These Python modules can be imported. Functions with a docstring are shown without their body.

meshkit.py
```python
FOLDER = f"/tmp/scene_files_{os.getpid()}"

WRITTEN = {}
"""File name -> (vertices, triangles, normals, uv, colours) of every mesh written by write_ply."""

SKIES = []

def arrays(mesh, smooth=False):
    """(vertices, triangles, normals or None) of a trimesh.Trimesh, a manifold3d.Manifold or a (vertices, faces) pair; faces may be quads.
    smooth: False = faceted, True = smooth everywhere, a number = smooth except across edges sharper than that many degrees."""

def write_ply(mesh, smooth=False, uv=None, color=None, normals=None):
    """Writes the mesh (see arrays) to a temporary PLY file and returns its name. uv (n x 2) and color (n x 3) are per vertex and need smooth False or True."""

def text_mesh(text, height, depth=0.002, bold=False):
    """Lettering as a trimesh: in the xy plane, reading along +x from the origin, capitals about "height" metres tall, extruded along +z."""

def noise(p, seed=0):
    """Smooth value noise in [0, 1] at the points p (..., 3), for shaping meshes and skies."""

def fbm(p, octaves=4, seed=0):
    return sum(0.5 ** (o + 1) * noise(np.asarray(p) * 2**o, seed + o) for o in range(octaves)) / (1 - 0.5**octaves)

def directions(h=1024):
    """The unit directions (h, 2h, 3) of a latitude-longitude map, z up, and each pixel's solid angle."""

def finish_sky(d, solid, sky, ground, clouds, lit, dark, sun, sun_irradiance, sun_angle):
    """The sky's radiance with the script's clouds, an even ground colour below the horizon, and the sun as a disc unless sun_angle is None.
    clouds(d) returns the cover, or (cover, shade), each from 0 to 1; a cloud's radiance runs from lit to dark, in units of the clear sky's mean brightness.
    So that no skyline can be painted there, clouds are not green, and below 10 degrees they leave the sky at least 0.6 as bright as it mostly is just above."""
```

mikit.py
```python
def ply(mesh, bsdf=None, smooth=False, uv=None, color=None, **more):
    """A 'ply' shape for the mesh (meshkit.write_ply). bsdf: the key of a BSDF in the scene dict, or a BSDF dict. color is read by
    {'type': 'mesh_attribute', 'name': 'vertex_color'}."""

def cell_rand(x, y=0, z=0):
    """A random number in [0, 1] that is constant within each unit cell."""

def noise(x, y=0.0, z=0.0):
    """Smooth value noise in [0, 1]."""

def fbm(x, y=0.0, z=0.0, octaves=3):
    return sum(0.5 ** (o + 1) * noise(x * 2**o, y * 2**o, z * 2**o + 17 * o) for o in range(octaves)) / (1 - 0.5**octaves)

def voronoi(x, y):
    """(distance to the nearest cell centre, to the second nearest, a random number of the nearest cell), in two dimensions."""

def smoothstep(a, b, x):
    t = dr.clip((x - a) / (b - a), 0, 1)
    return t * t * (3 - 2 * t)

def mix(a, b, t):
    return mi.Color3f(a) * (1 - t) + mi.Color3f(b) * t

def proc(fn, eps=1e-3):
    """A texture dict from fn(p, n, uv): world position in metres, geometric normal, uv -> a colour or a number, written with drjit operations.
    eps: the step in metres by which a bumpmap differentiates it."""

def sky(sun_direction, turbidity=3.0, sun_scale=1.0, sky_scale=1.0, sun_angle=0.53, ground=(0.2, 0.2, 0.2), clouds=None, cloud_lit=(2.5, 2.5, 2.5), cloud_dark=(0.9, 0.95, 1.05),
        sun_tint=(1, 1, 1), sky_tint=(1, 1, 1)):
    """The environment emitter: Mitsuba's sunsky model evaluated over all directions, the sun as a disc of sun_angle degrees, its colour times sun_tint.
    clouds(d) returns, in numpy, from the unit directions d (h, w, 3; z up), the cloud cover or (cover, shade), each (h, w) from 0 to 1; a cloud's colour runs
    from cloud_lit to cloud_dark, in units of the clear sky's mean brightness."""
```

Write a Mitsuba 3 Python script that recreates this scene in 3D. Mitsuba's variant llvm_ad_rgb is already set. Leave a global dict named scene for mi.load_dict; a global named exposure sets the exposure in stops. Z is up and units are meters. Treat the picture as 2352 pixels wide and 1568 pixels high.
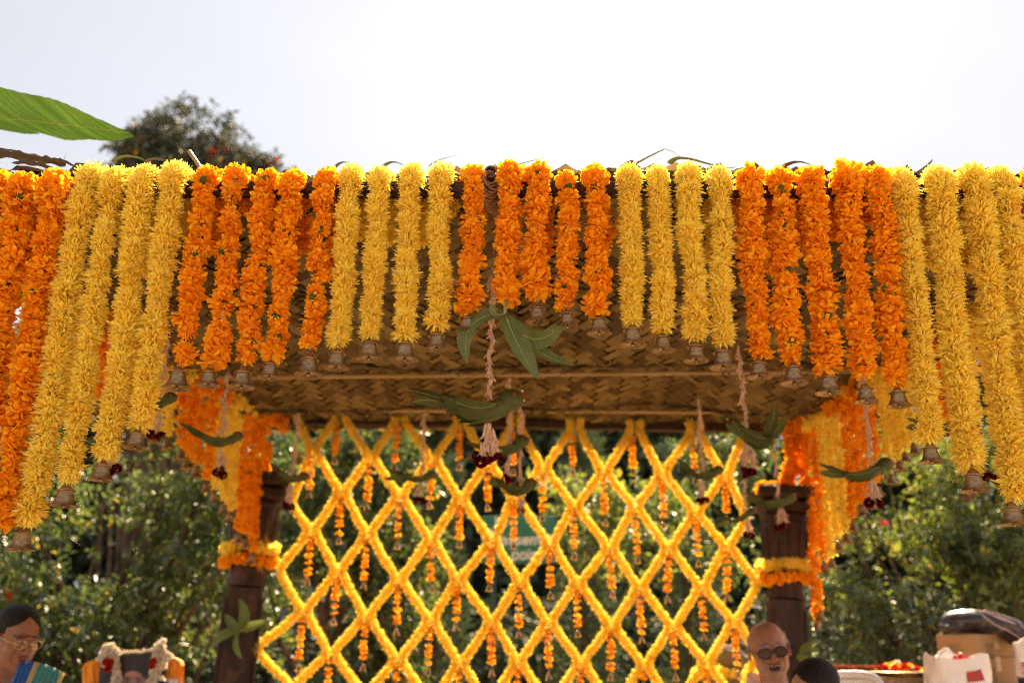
import math, random
import numpy as np, trimesh, mitsuba as mi, drjit as dr, mikit, meshkit
from mikit import proc, noise, fbm, mix, smoothstep, cell_rand

# ------------------------------------------------------------------ camera, light, exposure
# picture units below ("view px") are those of a 2352 x 1568 picture; the lens is a 35 mm on full frame, tilted up
VW, VH, FPX, PITCH, EYE = 2352.0, 1568.0, 2287.0, math.radians(16.8), np.array([0, 0, 1.6])
FWD = np.array([0, math.cos(PITCH), math.sin(PITCH)]); UP = np.array([0, -math.sin(PITCH), math.cos(PITCH)]); RIGHT = np.array([1.0, 0, 0])
exposure = 3.95
SUN = (0.16, 0.80, 0.87)
T4 = mi.ScalarTransform4f
scene, labels = {}, {}
scene['camera'] = {'type': 'thinlens', 'fov': math.degrees(2 * math.atan(VW / 2 / FPX)), 'fov_axis': 'x', 'aperture_radius': 0.0075, 'focus_distance': 2.42,
                   'near_clip': 0.05, 'far_clip': 500.0, 'to_world': T4().look_at(EYE.tolist(), (EYE + FWD).tolist(), [0, 0, 1])}


def sky_clouds(d):
    n = meshkit.fbm(d * [2.0, 2.0, 4.0] + 3.1, 4, 5)
    cover = np.clip(0.82 + 0.22 * (n - 0.5), 0, 1)
    return cover, np.clip(0.25 + 0.5 * (n - 0.5), 0, 1)


scene['daylight'] = mikit.sky(SUN, turbidity=4.0, sky_scale=0.72, sky_tint=(1.05, 0.98, 0.91), sun_tint=(1.0, 0.90, 0.76), clouds=sky_clouds, cloud_lit=(0.73, 0.70, 0.705), cloud_dark=(0.56, 0.545, 0.575), ground=(0.22, 0.17, 0.12))

# ------------------------------------------------------------------ helpers
R = np.random.default_rng(7)
used = {}


def numbered(name):
    k = used.get(name, 0); used[name] = k + 1
    return name if k == 0 else f'{name}_{k:03d}'


def thing(name, label=None, cat=None, group=None, kind=None):
    key = numbered(name); d = {}
    if label: d['label'] = label
    if cat: d['category'] = cat
    if group: d['group'] = group
    if kind: d['kind'] = kind
    if d: labels[key] = d
    return key


def sub(parent, name):
    return numbered(parent + '__' + name)


def put(key, mesh, bsdf, smooth=False, **kw):
    scene[key] = mikit.ply(mesh, bsdf, smooth=smooth, **kw); return key


def part(parent, name, mesh, bsdf, smooth=False, label=None, kind=None, **kw):
    k = put(sub(parent, name), mesh, bsdf, smooth, **kw)
    if label or kind:
        labels[k] = {a: b for a, b in (('label', label), ('kind', kind)) if b}
    return k


def solo(name, mesh, bsdf, label=None, cat=None, group=None, kind=None, smooth=False, **kw):
    return put(thing(name, label, cat, group, kind), mesh, bsdf, smooth, **kw)


def shapegroup(gid, mesh, bsdf, smooth=True, **kw):
    scene[gid] = {'type': 'shapegroup', 'mesh': mikit.ply(mesh, bsdf, smooth=smooth, **kw)}


def inst(key, gid, M):
    scene[key] = {'type': 'instance', 'to_world': T4(np.asarray(M, float)), 'group': {'type': 'ref', 'id': gid}}


def at(px, py, Y):
    """The point of the vertical plane y = Y seen at a view px."""
    d = FWD + RIGHT * ((px - VW / 2) / FPX) + UP * ((VH / 2 - py) / FPX)
    return EYE + d * (Y / d[1])


def at_z(px, py, z):
    d = FWD + RIGHT * ((px - VW / 2) / FPX) + UP * ((VH / 2 - py) / FPX)
    return EYE + d * ((z - EYE[2]) / d[2])


def unit(v):
    v = np.asarray(v, float); return v / (np.linalg.norm(v, axis=-1, keepdims=True) + 1e-12)


def frame(z, x=None):
    """3x3 with columns x, y, z whose z points along z."""
    z = unit(z)
    x = np.array([1.0, 0, 0]) if x is None else np.asarray(x, float)
    if abs(np.dot(unit(x), z)) > 0.97: x = np.array([0, 1.0, 0])
    x = unit(x - z * np.dot(x, z)); return np.stack([x, np.cross(z, x), z], 1)


def rot(axis, a):
    axis = unit(axis); K = np.array([[0, -axis[2], axis[1]], [axis[2], 0, -axis[0]], [-axis[1], axis[0], 0]])
    return np.eye(3) + math.sin(a) * K + (1 - math.cos(a)) * K @ K


def mat4(A, p, s=1.0):
    M = np.eye(4); M[:3, :3] = np.asarray(A) * s; M[:3, 3] = p; return M


def join(ms):
    v, f, o = [], [], 0
    for a, b in ms:
        v.append(np.asarray(a, float)); f.append(np.asarray(b, int) + o); o += len(a)
    return np.vstack(v), np.vstack(f)


def vf(m): return np.array(m.vertices), np.array(m.faces)


def tri(q):
    q = np.asarray(q, int); return np.vstack([q[:, [0, 1, 2]], q[:, [0, 2, 3]]])


def tube(pts, rad, n=8, caps=True):
    p = np.asarray(pts, float); m = len(p); rad = np.broadcast_to(rad, (m,))
    t = unit(np.gradient(p, axis=0)); a = np.zeros_like(p)
    ref = np.array([0, 0, 1.0]) if abs(t[0][2]) < 0.9 else np.array([1.0, 0, 0])
    for i in range(m):
        ref = ref - t[i] * np.dot(ref, t[i]); ref = ref / (np.linalg.norm(ref) + 1e-12); a[i] = ref
    b = np.cross(t, a); ang = np.arange(n) * 2 * np.pi / n
    v = (p[:, None] + rad[:, None, None] * (np.cos(ang)[None, :, None] * a[:, None] + np.sin(ang)[None, :, None] * b[:, None])).reshape(-1, 3)
    i, j = np.meshgrid(np.arange(m - 1), np.arange(n), indexing='ij')
    f = tri(np.stack([i * n + j, i * n + (j + 1) % n, (i + 1) * n + (j + 1) % n, (i + 1) * n + j], -1).reshape(-1, 4))
    if caps:
        v = np.vstack([v, p[0], p[-1]]); k = np.arange(n); c0 = m * n
        f = np.vstack([f, np.stack([k * 0 + c0, (k + 1) % n, k], 1), np.stack([k * 0 + c0 + 1, (m - 1) * n + k, (m - 1) * n + (k + 1) % n], 1)])
    return v, f


def lathe(prof, n=24, close=False):
    """prof: (r, z) rows."""
    prof = np.asarray(prof, float); m = len(prof); a = np.arange(n) * 2 * np.pi / n
    v = np.stack([prof[:, :1] * np.cos(a), prof[:, :1] * np.sin(a), np.repeat(prof[:, 1:], n, 1)], -1).reshape(-1, 3)
    i, j = np.meshgrid(np.arange(m - 1), np.arange(n), indexing='ij')
    return v, tri(np.stack([i * n + j, i * n + (j + 1) % n, (i + 1) * n + (j + 1) % n, (i + 1) * n + j], -1).reshape(-1, 4))


def xf(m, A=np.eye(3), p=(0, 0, 0)):
    return np.asarray(m[0]) @ np.asarray(A).T + np.asarray(p), m[1]


def box(size, c=(0, 0, 0), bev=0.0):
    s = np.asarray(size, float) / 2
    if bev <= 0:
        return xf(vf(trimesh.creation.box(extents=size)), p=c)
    pts = []
    for sx in (-1, 1):
        for sy in (-1, 1):
            for sz in (-1, 1):
                g = np.array([sx, sy, sz])
                for k in range(3):
                    q = g * (s - bev); q[k] = g[k] * s[k]; pts.append(q)
    return xf(vf(trimesh.convex.convex_hull(np.array(pts))), p=c)


def spline(pts, n):
    from scipy.interpolate import CubicSpline
    p = np.asarray(pts, float); t = np.r_[0, np.cumsum(np.linalg.norm(np.diff(p, axis=0), axis=1))]
    return CubicSpline(t, p)(np.linspace(0, t[-1], n))


def blade(pts, widths, nrm, fold=0.25, wave=0.0, rng=None):
    """A leaf blade of three vertices across along the polyline pts: a folded, slightly wavy sheet. nrm: roughly its upper side."""
    p = np.asarray(pts, float); t = unit(np.gradient(p, axis=0)); nr = np.broadcast_to(np.asarray(nrm, float), p.shape)
    s = unit(np.cross(t, nr)); nn = np.cross(s, t); w = np.asarray(widths, float)[:, None] / 2
    k = np.arange(len(p))[:, None]; ph = 0 if rng is None else rng.uniform(0, 6.28)
    w1 = fold * w + wave * w * np.sin(k * 1.9 + ph); w2 = fold * w + wave * w * np.sin(k * 1.7 + ph + 2)
    v = np.stack([p - s * w + nn * w1, p, p + s * w + nn * w2], 1).reshape(-1, 3)
    i = np.arange(len(p) - 1)[:, None] * 3
    q = np.vstack([i + [0, 1, 4, 3], i + [1, 2, 5, 4]])
    return v, tri(q)


def surface_nets(F, lo, h):
    """The zero surface of the samples F (negative inside) as quads split in two."""
    s = F < 0; n = np.array(F.shape) - 1
    c = [(a, b, d) for a in (0, 1) for b in (0, 1) for d in (0, 1)]
    cnt = sum(s[a:a + n[0], b:b + n[1], d:d + n[2]].astype(np.int8) for a, b, d in c)
    act = (cnt > 0) & (cnt < 8); idx = -np.ones(act.shape, int); cells = np.argwhere(act); idx[act] = np.arange(len(cells))
    acc = np.zeros((len(cells), 3)); num = np.zeros(len(cells))
    val = {k: F[cells[:, 0] + k[0], cells[:, 1] + k[1], cells[:, 2] + k[2]] for k in c}
    for a in c:
        for ax in range(3):
            if a[ax] == 0:
                b = tuple(1 if k == ax else a[k] for k in range(3)); x, y = val[a], val[b]; m = (x < 0) != (y < 0)
                t = np.where(m, x / np.where(m, x - y, 1), 0); q = np.tile(np.array(a, float), (len(cells), 1)); q[:, ax] += t
                acc[m] += q[m]; num[m] += 1
    v = (cells + acc / num[:, None]) * h + np.asarray(lo); faces = []
    for ax in range(3):
        o = [k for k in range(3) if k != ax]
        sl0 = [slice(1, -1)] * 3; sl1 = [slice(1, -1)] * 3; sl0[ax] = slice(0, -1); sl1[ax] = slice(1, None)
        a, b = s[tuple(sl0)], s[tuple(sl1)]; e = np.argwhere(a != b)
        if not len(e): continue
        g = e.copy()
        for k in o: g[:, k] += 1
        def cell(d0, d1):
            q = g.copy(); q[:, o[0]] -= d0; q[:, o[1]] -= d1; return idx[q[:, 0], q[:, 1], q[:, 2]]
        quad = np.stack([cell(1, 1), cell(0, 1), cell(0, 0), cell(1, 0)], 1)
        flip = a[tuple(e.T)] if ax != 1 else ~a[tuple(e.T)]
        quad = np.where(flip[:, None], quad, quad[:, ::-1]); faces.append(quad)
    q = np.vstack(faces); return v, tri(q)


def smin(a, b, k):
    h = np.clip(0.5 + 0.5 * (b - a) / k, 0, 1); return b * (1 - h) + a * h - k * h * (1 - h)


def smax(a, b, k): return -smin(-a, -b, k)


def ell(P, c, r):
    r = np.asarray(r, float); q = (P - np.asarray(c)) / r; k0 = np.linalg.norm(q, axis=-1); k1 = np.linalg.norm(q / r, axis=-1)
    return k0 * (k0 - 1) / np.maximum(k1, 1e-9)


def cap(P, a, b, r0, r1):
    a = np.asarray(a, float); d = np.asarray(b, float) - a; t = np.clip(((P - a) @ d) / (d @ d), 0, 1)
    return np.linalg.norm(P - a - t[..., None] * d, axis=-1) - (r0 + (r1 - r0) * t)


def sdf_mesh(fn, lo, hi, h):
    ax = [np.arange(lo[k], hi[k] + h, h) for k in range(3)]
    P = np.stack(np.meshgrid(*ax, indexing='ij'), -1); return surface_nets(fn(P), lo, h)


YF = 2.30                                   # the plane the front row of garlands hangs in
BAR_Z = at(1176, 428, YF)[2]                # the height of the front beam
Y_, O_ = 'yellow', 'orange'

ORD = 'first second third fourth fifth sixth seventh eighth ninth tenth eleventh twelfth thirteenth fourteenth fifteenth sixteenth seventeenth eighteenth nineteenth twentieth'.split()
for k, t in enumerate(('twenty', 'thirty', 'forty')):
    ORD += [f'{t}-{x}' for x in ORD[:9]] + [('thirtieth', 'fortieth', 'fiftieth')[k]]


def mat(key, d, two=True):
    scene[key] = {'type': 'twosided', 'bsdf': d} if two else d; return key


def rgb(*c): return {'type': 'rgb', 'value': list(c)}


def thin(key, col, trans, rough=0.5, **kw):
    scene[key] = {'type': 'principledthin', 'base_color': col, 'roughness': rough, 'diff_trans': trans, 'spec_trans': 0.0, 'eta': 1.4, **kw}


# ------------------------------------------------------------------ materials
def waxy(key, col, trans, w=.07, **kw):
    """A thin translucent sheet under a waxy, shiny skin."""
    scene[key] = {'type': 'blendbsdf', 'weight': w, 'a': {'type': 'principledthin', 'base_color': col, 'roughness': .5, 'diff_trans': trans, 'spec_trans': 0.0, 'eta': 1.4},
                  'b': {'type': 'twosided', 'bsdf': {'type': 'roughconductor', 'material': 'none', 'alpha': kw.get('alpha', .30), 'distribution': 'ggx'}}}


def petals(a, b, c):
    def fn(p, n, uv):
        f = noise(p.x * 26, p.y * 26, p.z * 26)
        col = mix(mix(a, b, uv.x), c, dr.clip(f * 1.5 - 0.55, 0, 1) * 0.65)
        brown = smoothstep(0.72, 0.9, fbm(p.x * 60, p.y * 60, p.z * 60) + 0.25 * (uv.x - 0.5))
        return mix(col, [0.30, 0.13, 0.03], brown * 0.5)
    return proc(fn)


thin('mat_yellow', petals((0.955, 0.78, 0.115), (0.965, 0.83, 0.20), (0.945, 0.71, 0.07)), 0.85, 0.55)
thin('mat_orange', petals((0.93, 0.42, 0.015), (0.96, 0.53, 0.028), (0.87, 0.29, 0.009)), 0.75, 0.5)
thin('mat_amber', petals((0.94, 0.46, 0.022), (0.95, 0.58, 0.045), (0.88, 0.30, 0.010)), 0.85, 0.5)
thin('mat_calyx', rgb(0.06, 0.10, 0.03), 0.2, 0.6)
mat('mat_cord', {'type': 'diffuse', 'reflectance': rgb(0.55, 0.45, 0.33)})


def wood_fn(base, dark):
    def fn(p, n, uv):
        g = fbm(p.x * 45, p.y * 45, p.z * 3.5, 4)
        s = fbm(p.x * 9, p.y * 9, p.z * 5)
        crack = smoothstep(.10, .03, dr.abs(noise(p.x * 26, p.y * 26, p.z * 1.6) - .5))
        worn = smoothstep(.60, .72, fbm(p.x * 16, p.y * 16, p.z * 10 + 7))
        col = mix(base, dark, dr.clip(g * 1.9 + s * 0.6 - 0.85, 0, 1))
        return mix(mix(col, [base[0] * 1.9, base[1] * 1.8, base[2] * 1.7], worn * .55), dark, crack * .8)
    return proc(fn)


mat('mat_darkwood', {'type': 'bumpmap', 'arbitrary': proc(lambda p, n, uv: fbm(p.x * 90, p.y * 90, p.z * 7)), 'scale': 0.008,
                     'bsdf': {'type': 'principled', 'base_color': wood_fn((0.055, 0.026, 0.016), (0.020, 0.010, 0.007)), 'roughness': 0.5, 'specular': 0.25}})
mat('mat_bamboo', {'type': 'principled', 'base_color': proc(lambda p, n, uv: mix([0.42, 0.28, 0.12], [0.24, 0.14, 0.06], fbm(p.x * 5, p.y * 12, p.z * 30))), 'roughness': 0.4, 'specular': 0.4})
mat('mat_rope', {'type': 'diffuse', 'reflectance': proc(lambda p, n, uv: mix([0.36, 0.22, 0.12], [0.20, 0.12, 0.07], noise(p.x * 300, p.y * 300, p.z * 300)))})
# ------------------------------------------------------------------ setting: ground
def ground_fn(p, n, uv):
    a = fbm(p.x * 1.3, p.y * 1.3, 0, 4); b = fbm(p.x * 9, p.y * 9, 3, 3)
    return mix([0.33, 0.255, 0.175], [0.23, 0.17, 0.11], dr.clip(a * 1.2 + b * 0.6 - 0.5, 0, 1))
mat('mat_ground', {'type': 'diffuse', 'reflectance': proc(ground_fn)})
gx, gy = np.meshgrid(np.linspace(-1, 1, 81), np.linspace(-1, 1, 81), indexing='ij'); gx, gy = np.sign(gx) * gx**2 * 250, np.sign(gy) * gy**2 * 250 + 5
gz = (meshkit.fbm(np.stack([gx * .5, gy * .5, gx * 0], -1), 3, 2) - .5) * .06
ii, jj = np.meshgrid(np.arange(80), np.arange(80), indexing='ij'); q = np.stack([ii * 81 + jj, (ii + 1) * 81 + jj, (ii + 1) * 81 + jj + 1, ii * 81 + jj + 1], -1).reshape(-1, 4)
solo('ground', (np.stack([gx, gy, gz], -1).reshape(-1, 3), tri(q)), 'mat_ground', 'bare brown earth of the garden under the canopy', 'ground', kind='structure', smooth=True)

# unseen pale slabs, added to bounce sunlight onto the front garlands
def added_paving_fn(p, n, uv):
    return mix(mix([0.40, 0.34, 0.27], [0.32, 0.27, 0.215], fbm(p.x * 3, p.y * 3, 0, 4)), [0.24, 0.20, 0.155], smoothstep(.62, .75, fbm(p.x * 7, p.y * 7, 5)) * .6)
mat('mat_added_paving', {'type': 'diffuse', 'reflectance': proc(added_paving_fn)})
pv = []
for ix in range(-9, 9):
    for iy in range(-12, 3):
        pv.append(box((.992, .992, .05), (ix + .5, iy - .6, .020 + .003 * ((ix * 7 + iy * 3) % 3)), .004))
solo('added_paving', join(pv), 'mat_added_paving', 'pale square slabs added out of view to bounce light onto the front garlands', 'paving', kind='structure')
# ------------------------------------------------------------------ the canopy: beams, posts, woven palm mats
YB = 4.95
def beam(name, a, b, size, label, bsdf='mat_darkwood', cat='beam'):
    a, b = np.asarray(a, float), np.asarray(b, float); A = frame(b - a, [0, 0, 1.0]); L = np.linalg.norm(b - a)
    m = box((size[0], size[1], L), (0, 0, L / 2), 0.006); v, f = vf(trimesh.Trimesh(*m).subdivide())
    return solo(name, xf((v, f), A, a), bsdf, label, cat, smooth=False)


BL, BR = at(640, 962, YB), at(1815, 985, YB + .12)
zl, zr = BL[2], BR[2]
FL, FRR = np.array([-1.66, YF + .02, BAR_Z]), np.array([1.72, YF + .02, BAR_Z])
beam('wooden_beam', FL, FRR, (.036, .04), 'dark wooden front beam, seen in the gaps between the garland tops')
beam('wooden_beam', BL + [-.25, 0, 0], BR + [.3, .03, 0], (.046, .045), 'dark wooden rear beam that the yellow flower lattice hangs from')
beam('wooden_beam', FL + [0, .03, .0], BL + [0, -.03, .0], (.04, .04), 'dark wooden side beam on the left, over the left side garlands')
beam('wooden_beam', FRR + [0, .03, .0], BR + [0, -.03, .0], (.04, .04), 'dark wooden side beam on the right, over the right side garlands')


mat('mat_brownpole', {'type': 'principled', 'base_color': wood_fn((0.17, 0.095, 0.06), (0.08, 0.045, 0.03)), 'roughness': .45, 'specular': .3})


def pole(a, b, r, label, seed=0, bsdf='mat_bamboo', hollow=False):
    rg = np.random.default_rng(seed); n = 44; u = np.linspace(0, 1, n)[:, None]; a, b = np.asarray(a, float), np.asarray(b, float)
    p = a + (b - a) * u + np.array([0, 0, 1.0]) * np.sin(u * np.pi) * rg.normal(0, .006)
    rr = r * (1.08 - .16 * u[:, 0]) * (1 + .10 * (np.arange(n) % 9 == 4))
    if hollow:      # the near end is open: wall, bore and the node that closes it
        d = unit(p[1] - p[0]); A = frame(d); rr[:2] = rr[2]; r0 = rr[0]; m = join([tube(p, rr, 16, False), xf(lathe([(r0, 0), (r0 * .74, 0), (r0 * .72, .05), (0, .05)], 16), A, p[0])])
        return solo('bamboo_pole', m, bsdf, label, 'pole', smooth=40)
    return solo('bamboo_pole', tube(p, rr, 12), bsdf, label, 'pole', smooth=40)


z0 = BAR_Z
pole(at(300, 868, 4.05), at(2010, 852, 4.15), .011, 'thin pale bamboo pole crossing under the rear mats')
pole([-1.62, 2.98, z0 + .03], [1.68, 3.0, z0 + .03], .012, 'thin bamboo pole crossing behind the front garlands')
pole(at(590, 940, 4.72), at(1960, 948, 4.78), .010, 'thin pale bamboo pole just in front of the rear beam')
cp = at(1127, 394, YF - .02)
pole(cp, at(1184, 905, 4.86) + [0, 0, .05], .0155, 'brown bamboo pole whose hollow cut end shows between two orange garlands', 3, 'mat_brownpole', True)
# the hollow of the pole's cut end and the rope that lashes it to the beam
R2 = np.random.default_rng(12)
k = thing('rope_lashing', 'brown rope wound round the pole end and the front beam', 'rope')
for i in range(11):
    c = cp + [R2.normal(0, .0025), .055 + .003 * i, -.016 - .0042 * i]; ang = np.linspace(0, 6.283, 25); tl = R2.normal(.2, .5)
    ringp = c + np.stack([.019 * np.cos(ang), .012 * np.sin(ang + 1) + .012 * np.cos(ang) * tl - .055, (.02 + .004 * i * .6) * np.sin(ang) + .012 * np.cos(ang) * tl], 1)
    part(k, 'coil', tube(ringp, .0031, 7), 'mat_rope', True)


# posts: a turned wooden post with a square foot shaft, set on a line of points
def post(name, top, foot, r, label, cat='post', yaw=0.0):
    """r: half width of the shaft. Capital slab, bracket, tapered vase, neck, square shaft."""
    k = thing(name, label, cat); A = frame(np.asarray(top) - foot) @ rot([0, 0, 1], yaw); L = np.linalg.norm(np.asarray(top) - foot)
    o = np.asarray(top, float)
    def seg(nm, mesh, sm=30): part(k, nm, xf(mesh, A, o), 'mat_darkwood', sm)
    seg('capital', box((r * 3.2, r * 3.2, .058), (0, 0, -.03), .012), False)
    seg('bracket', box((r * 2.7, r * 2.7, .07), (0, 0, -.0955), .02), False)
    prof = [(0, -.132), (r * 1.25, -.133), (r * 1.33, -.15), (r * 1.30, -.165), (r * 1.16, -.172), (r * 1.17, -.18), (r * 1.22, -.20), (r * 1.23, -.23), (r * 1.18, -.29), (r * 1.06, -.35), (r * .98, -.385), (r * .93, -.40), (r * .93, -.41), (r * 1.0, -.42), (r * 1.0, -.44), (r * .9, -.45), (r * .9, -.50), (r * .98, -.52), (r * .98, -.54), (0, -.545)]
    seg('turned_neck', lathe(prof, 40), 40)
    for i in range(12):   # ribs carved up the vase
        a = i * math.pi / 6; pr = [(r * 1.19, -.195), (r * 1.235, -.23), (r * 1.185, -.29), (r * 1.065, -.35)]
        seg('carved_rib', tube([[x * math.cos(a), x * math.sin(a), z] for x, z in pr], .006, 6), True)
    seg('shaft', box((r * 1.72, r * 1.72, L - .54), (0, 0, -.54 - (L - .54) / 2), .012), False)
    for sx in (-1, 1):    # the lighter corner battens
        seg('batten', box((.014, .014, L - .6), (sx * r * .88, -r * .88, -.6 - (L - .6) / 2), .003), False)
    seg('base', box((r * 2.6, r * 2.6, .14), (0, 0, -L + .07), .02), False)
    return k


def down(p, q):
    """The point where the line p -> q (both from the picture) meets the ground."""
    t = p[2] / (p[2] - q[2]); return p + (q - p) * t


pl0, pl1 = at(596, 1090, YB + .02), at(540, 1540, YB + .02)
pr0, pr1 = at(1800, 1122, YB + .12), at(1806, 1540, YB + .12)
post('carved_post', pl0, down(pl0, pl1), .098, 'dark carved wooden post at the left end of the flower lattice', yaw=.25)
post('carved_post', pr0, down(pr0, pr1), .092, 'dark carved wooden post at the right end of the flower lattice', yaw=-.05)
for i, (x, y) in enumerate(((-1.78, YF + .1), (1.84, YF + .1))):
    post('carved_post', np.array([x, y, BAR_Z - .05]), np.array([x, y, 0.0]), .09, f"dark carved wooden post under the {'left' if i == 0 else 'right'} end of the front beam")


# woven palm mats
def leafbase(a, b, c):
    def fn(p, n, uv):
        g = fbm(p.x * 4, p.y * 4, p.z * 4); f = noise(p.x * 60, p.y * 60, p.z * 60)
        return mix(mix(a, b, uv.x), c, smoothstep(0.5, 0.75, g) * 0.6 + 0.15 * f)
    return proc(fn)


thin('mat_palm', leafbase((0.12, 0.08, 0.036), (0.33, 0.23, 0.095), (0.10, 0.068, 0.033)), 0.55, 0.4)
thin('mat_palm_green', leafbase((0.13, 0.15, 0.035), (0.22, 0.20, 0.05), (0.10, 0.085, 0.03)), 0.6, 0.35)
thin('mat_palm_dark', leafbase((0.10, 0.065, 0.03), (0.15, 0.10, 0.045), (0.05, 0.035, 0.02)), 0.3, 0.4)


def weave(L, W, pitch, width, rng, sag, h=.0035):
    """The strips of one plaited mat in its own plane: x along, y across, z up. Two families at 45 degrees, over two and under two."""
    out, r2 = [], math.sqrt(2)
    for fam in (0, 1):
        for i in range(int(-W / r2 / pitch) - 1, int(L / r2 / pitch) + int(W / r2 / pitch) + 2):
            c = i * pitch                                             # fam 0: x - y = c r2 ; fam 1: x + y = c r2
            js = np.arange(int(-(L + W) / r2 / pitch) - 2, int((L + W) / r2 / pitch) + 3)
            s = np.sort(np.concatenate([js * pitch - pitch * .27, js * pitch + pitch * .27]))
            j = np.round(s / pitch).astype(int)
            x, y = ((s + c) / r2, (s - c) / r2) if fam == 0 else ((c + s) / r2, (c - s) / r2)
            ext = rng.uniform(-.01, .035) 
            ok = (x > -.01) & (x < L + .01) & (y > -ext) & (y < W + rng.uniform(-.01, .045))
            if ok.sum() < 4: continue
            over = ((i + j) % 4 < 2) if fam == 0 else ((i + j) % 4 >= 2)
            if fam == 1: over = ((i + j) % 4 >= 2)
            z = np.where(over, h, -h) + rng.normal(0, .0008, len(s)) + rng.normal(0, .001)
            x, y, z = x[ok], y[ok] + rng.normal(0, .0012), z[ok]
            w = width * rng.uniform(.90, 1.04); side = np.array([1, -1]) / r2 if fam == 0 else np.array([1, 1]) / r2
            tw = rng.normal(0, .12); V = []
            for k in (-.5, 0, .5):
                V.append(np.stack([x + side[0] * w * k, y + side[1] * w * k, z + tw * w * k + (0 if k else -.0022)], 1))
            V = np.stack(V, 1).reshape(-1, 3); V[:, 2] += sag(V[:, 0], V[:, 1])
            m = np.arange(len(x) - 1)[:, None] * 3; F = tri(np.vstack([m + [0, 1, 4, 3], m + [1, 2, 5, 4]]))
            out.append((V, F))
    return out


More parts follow.
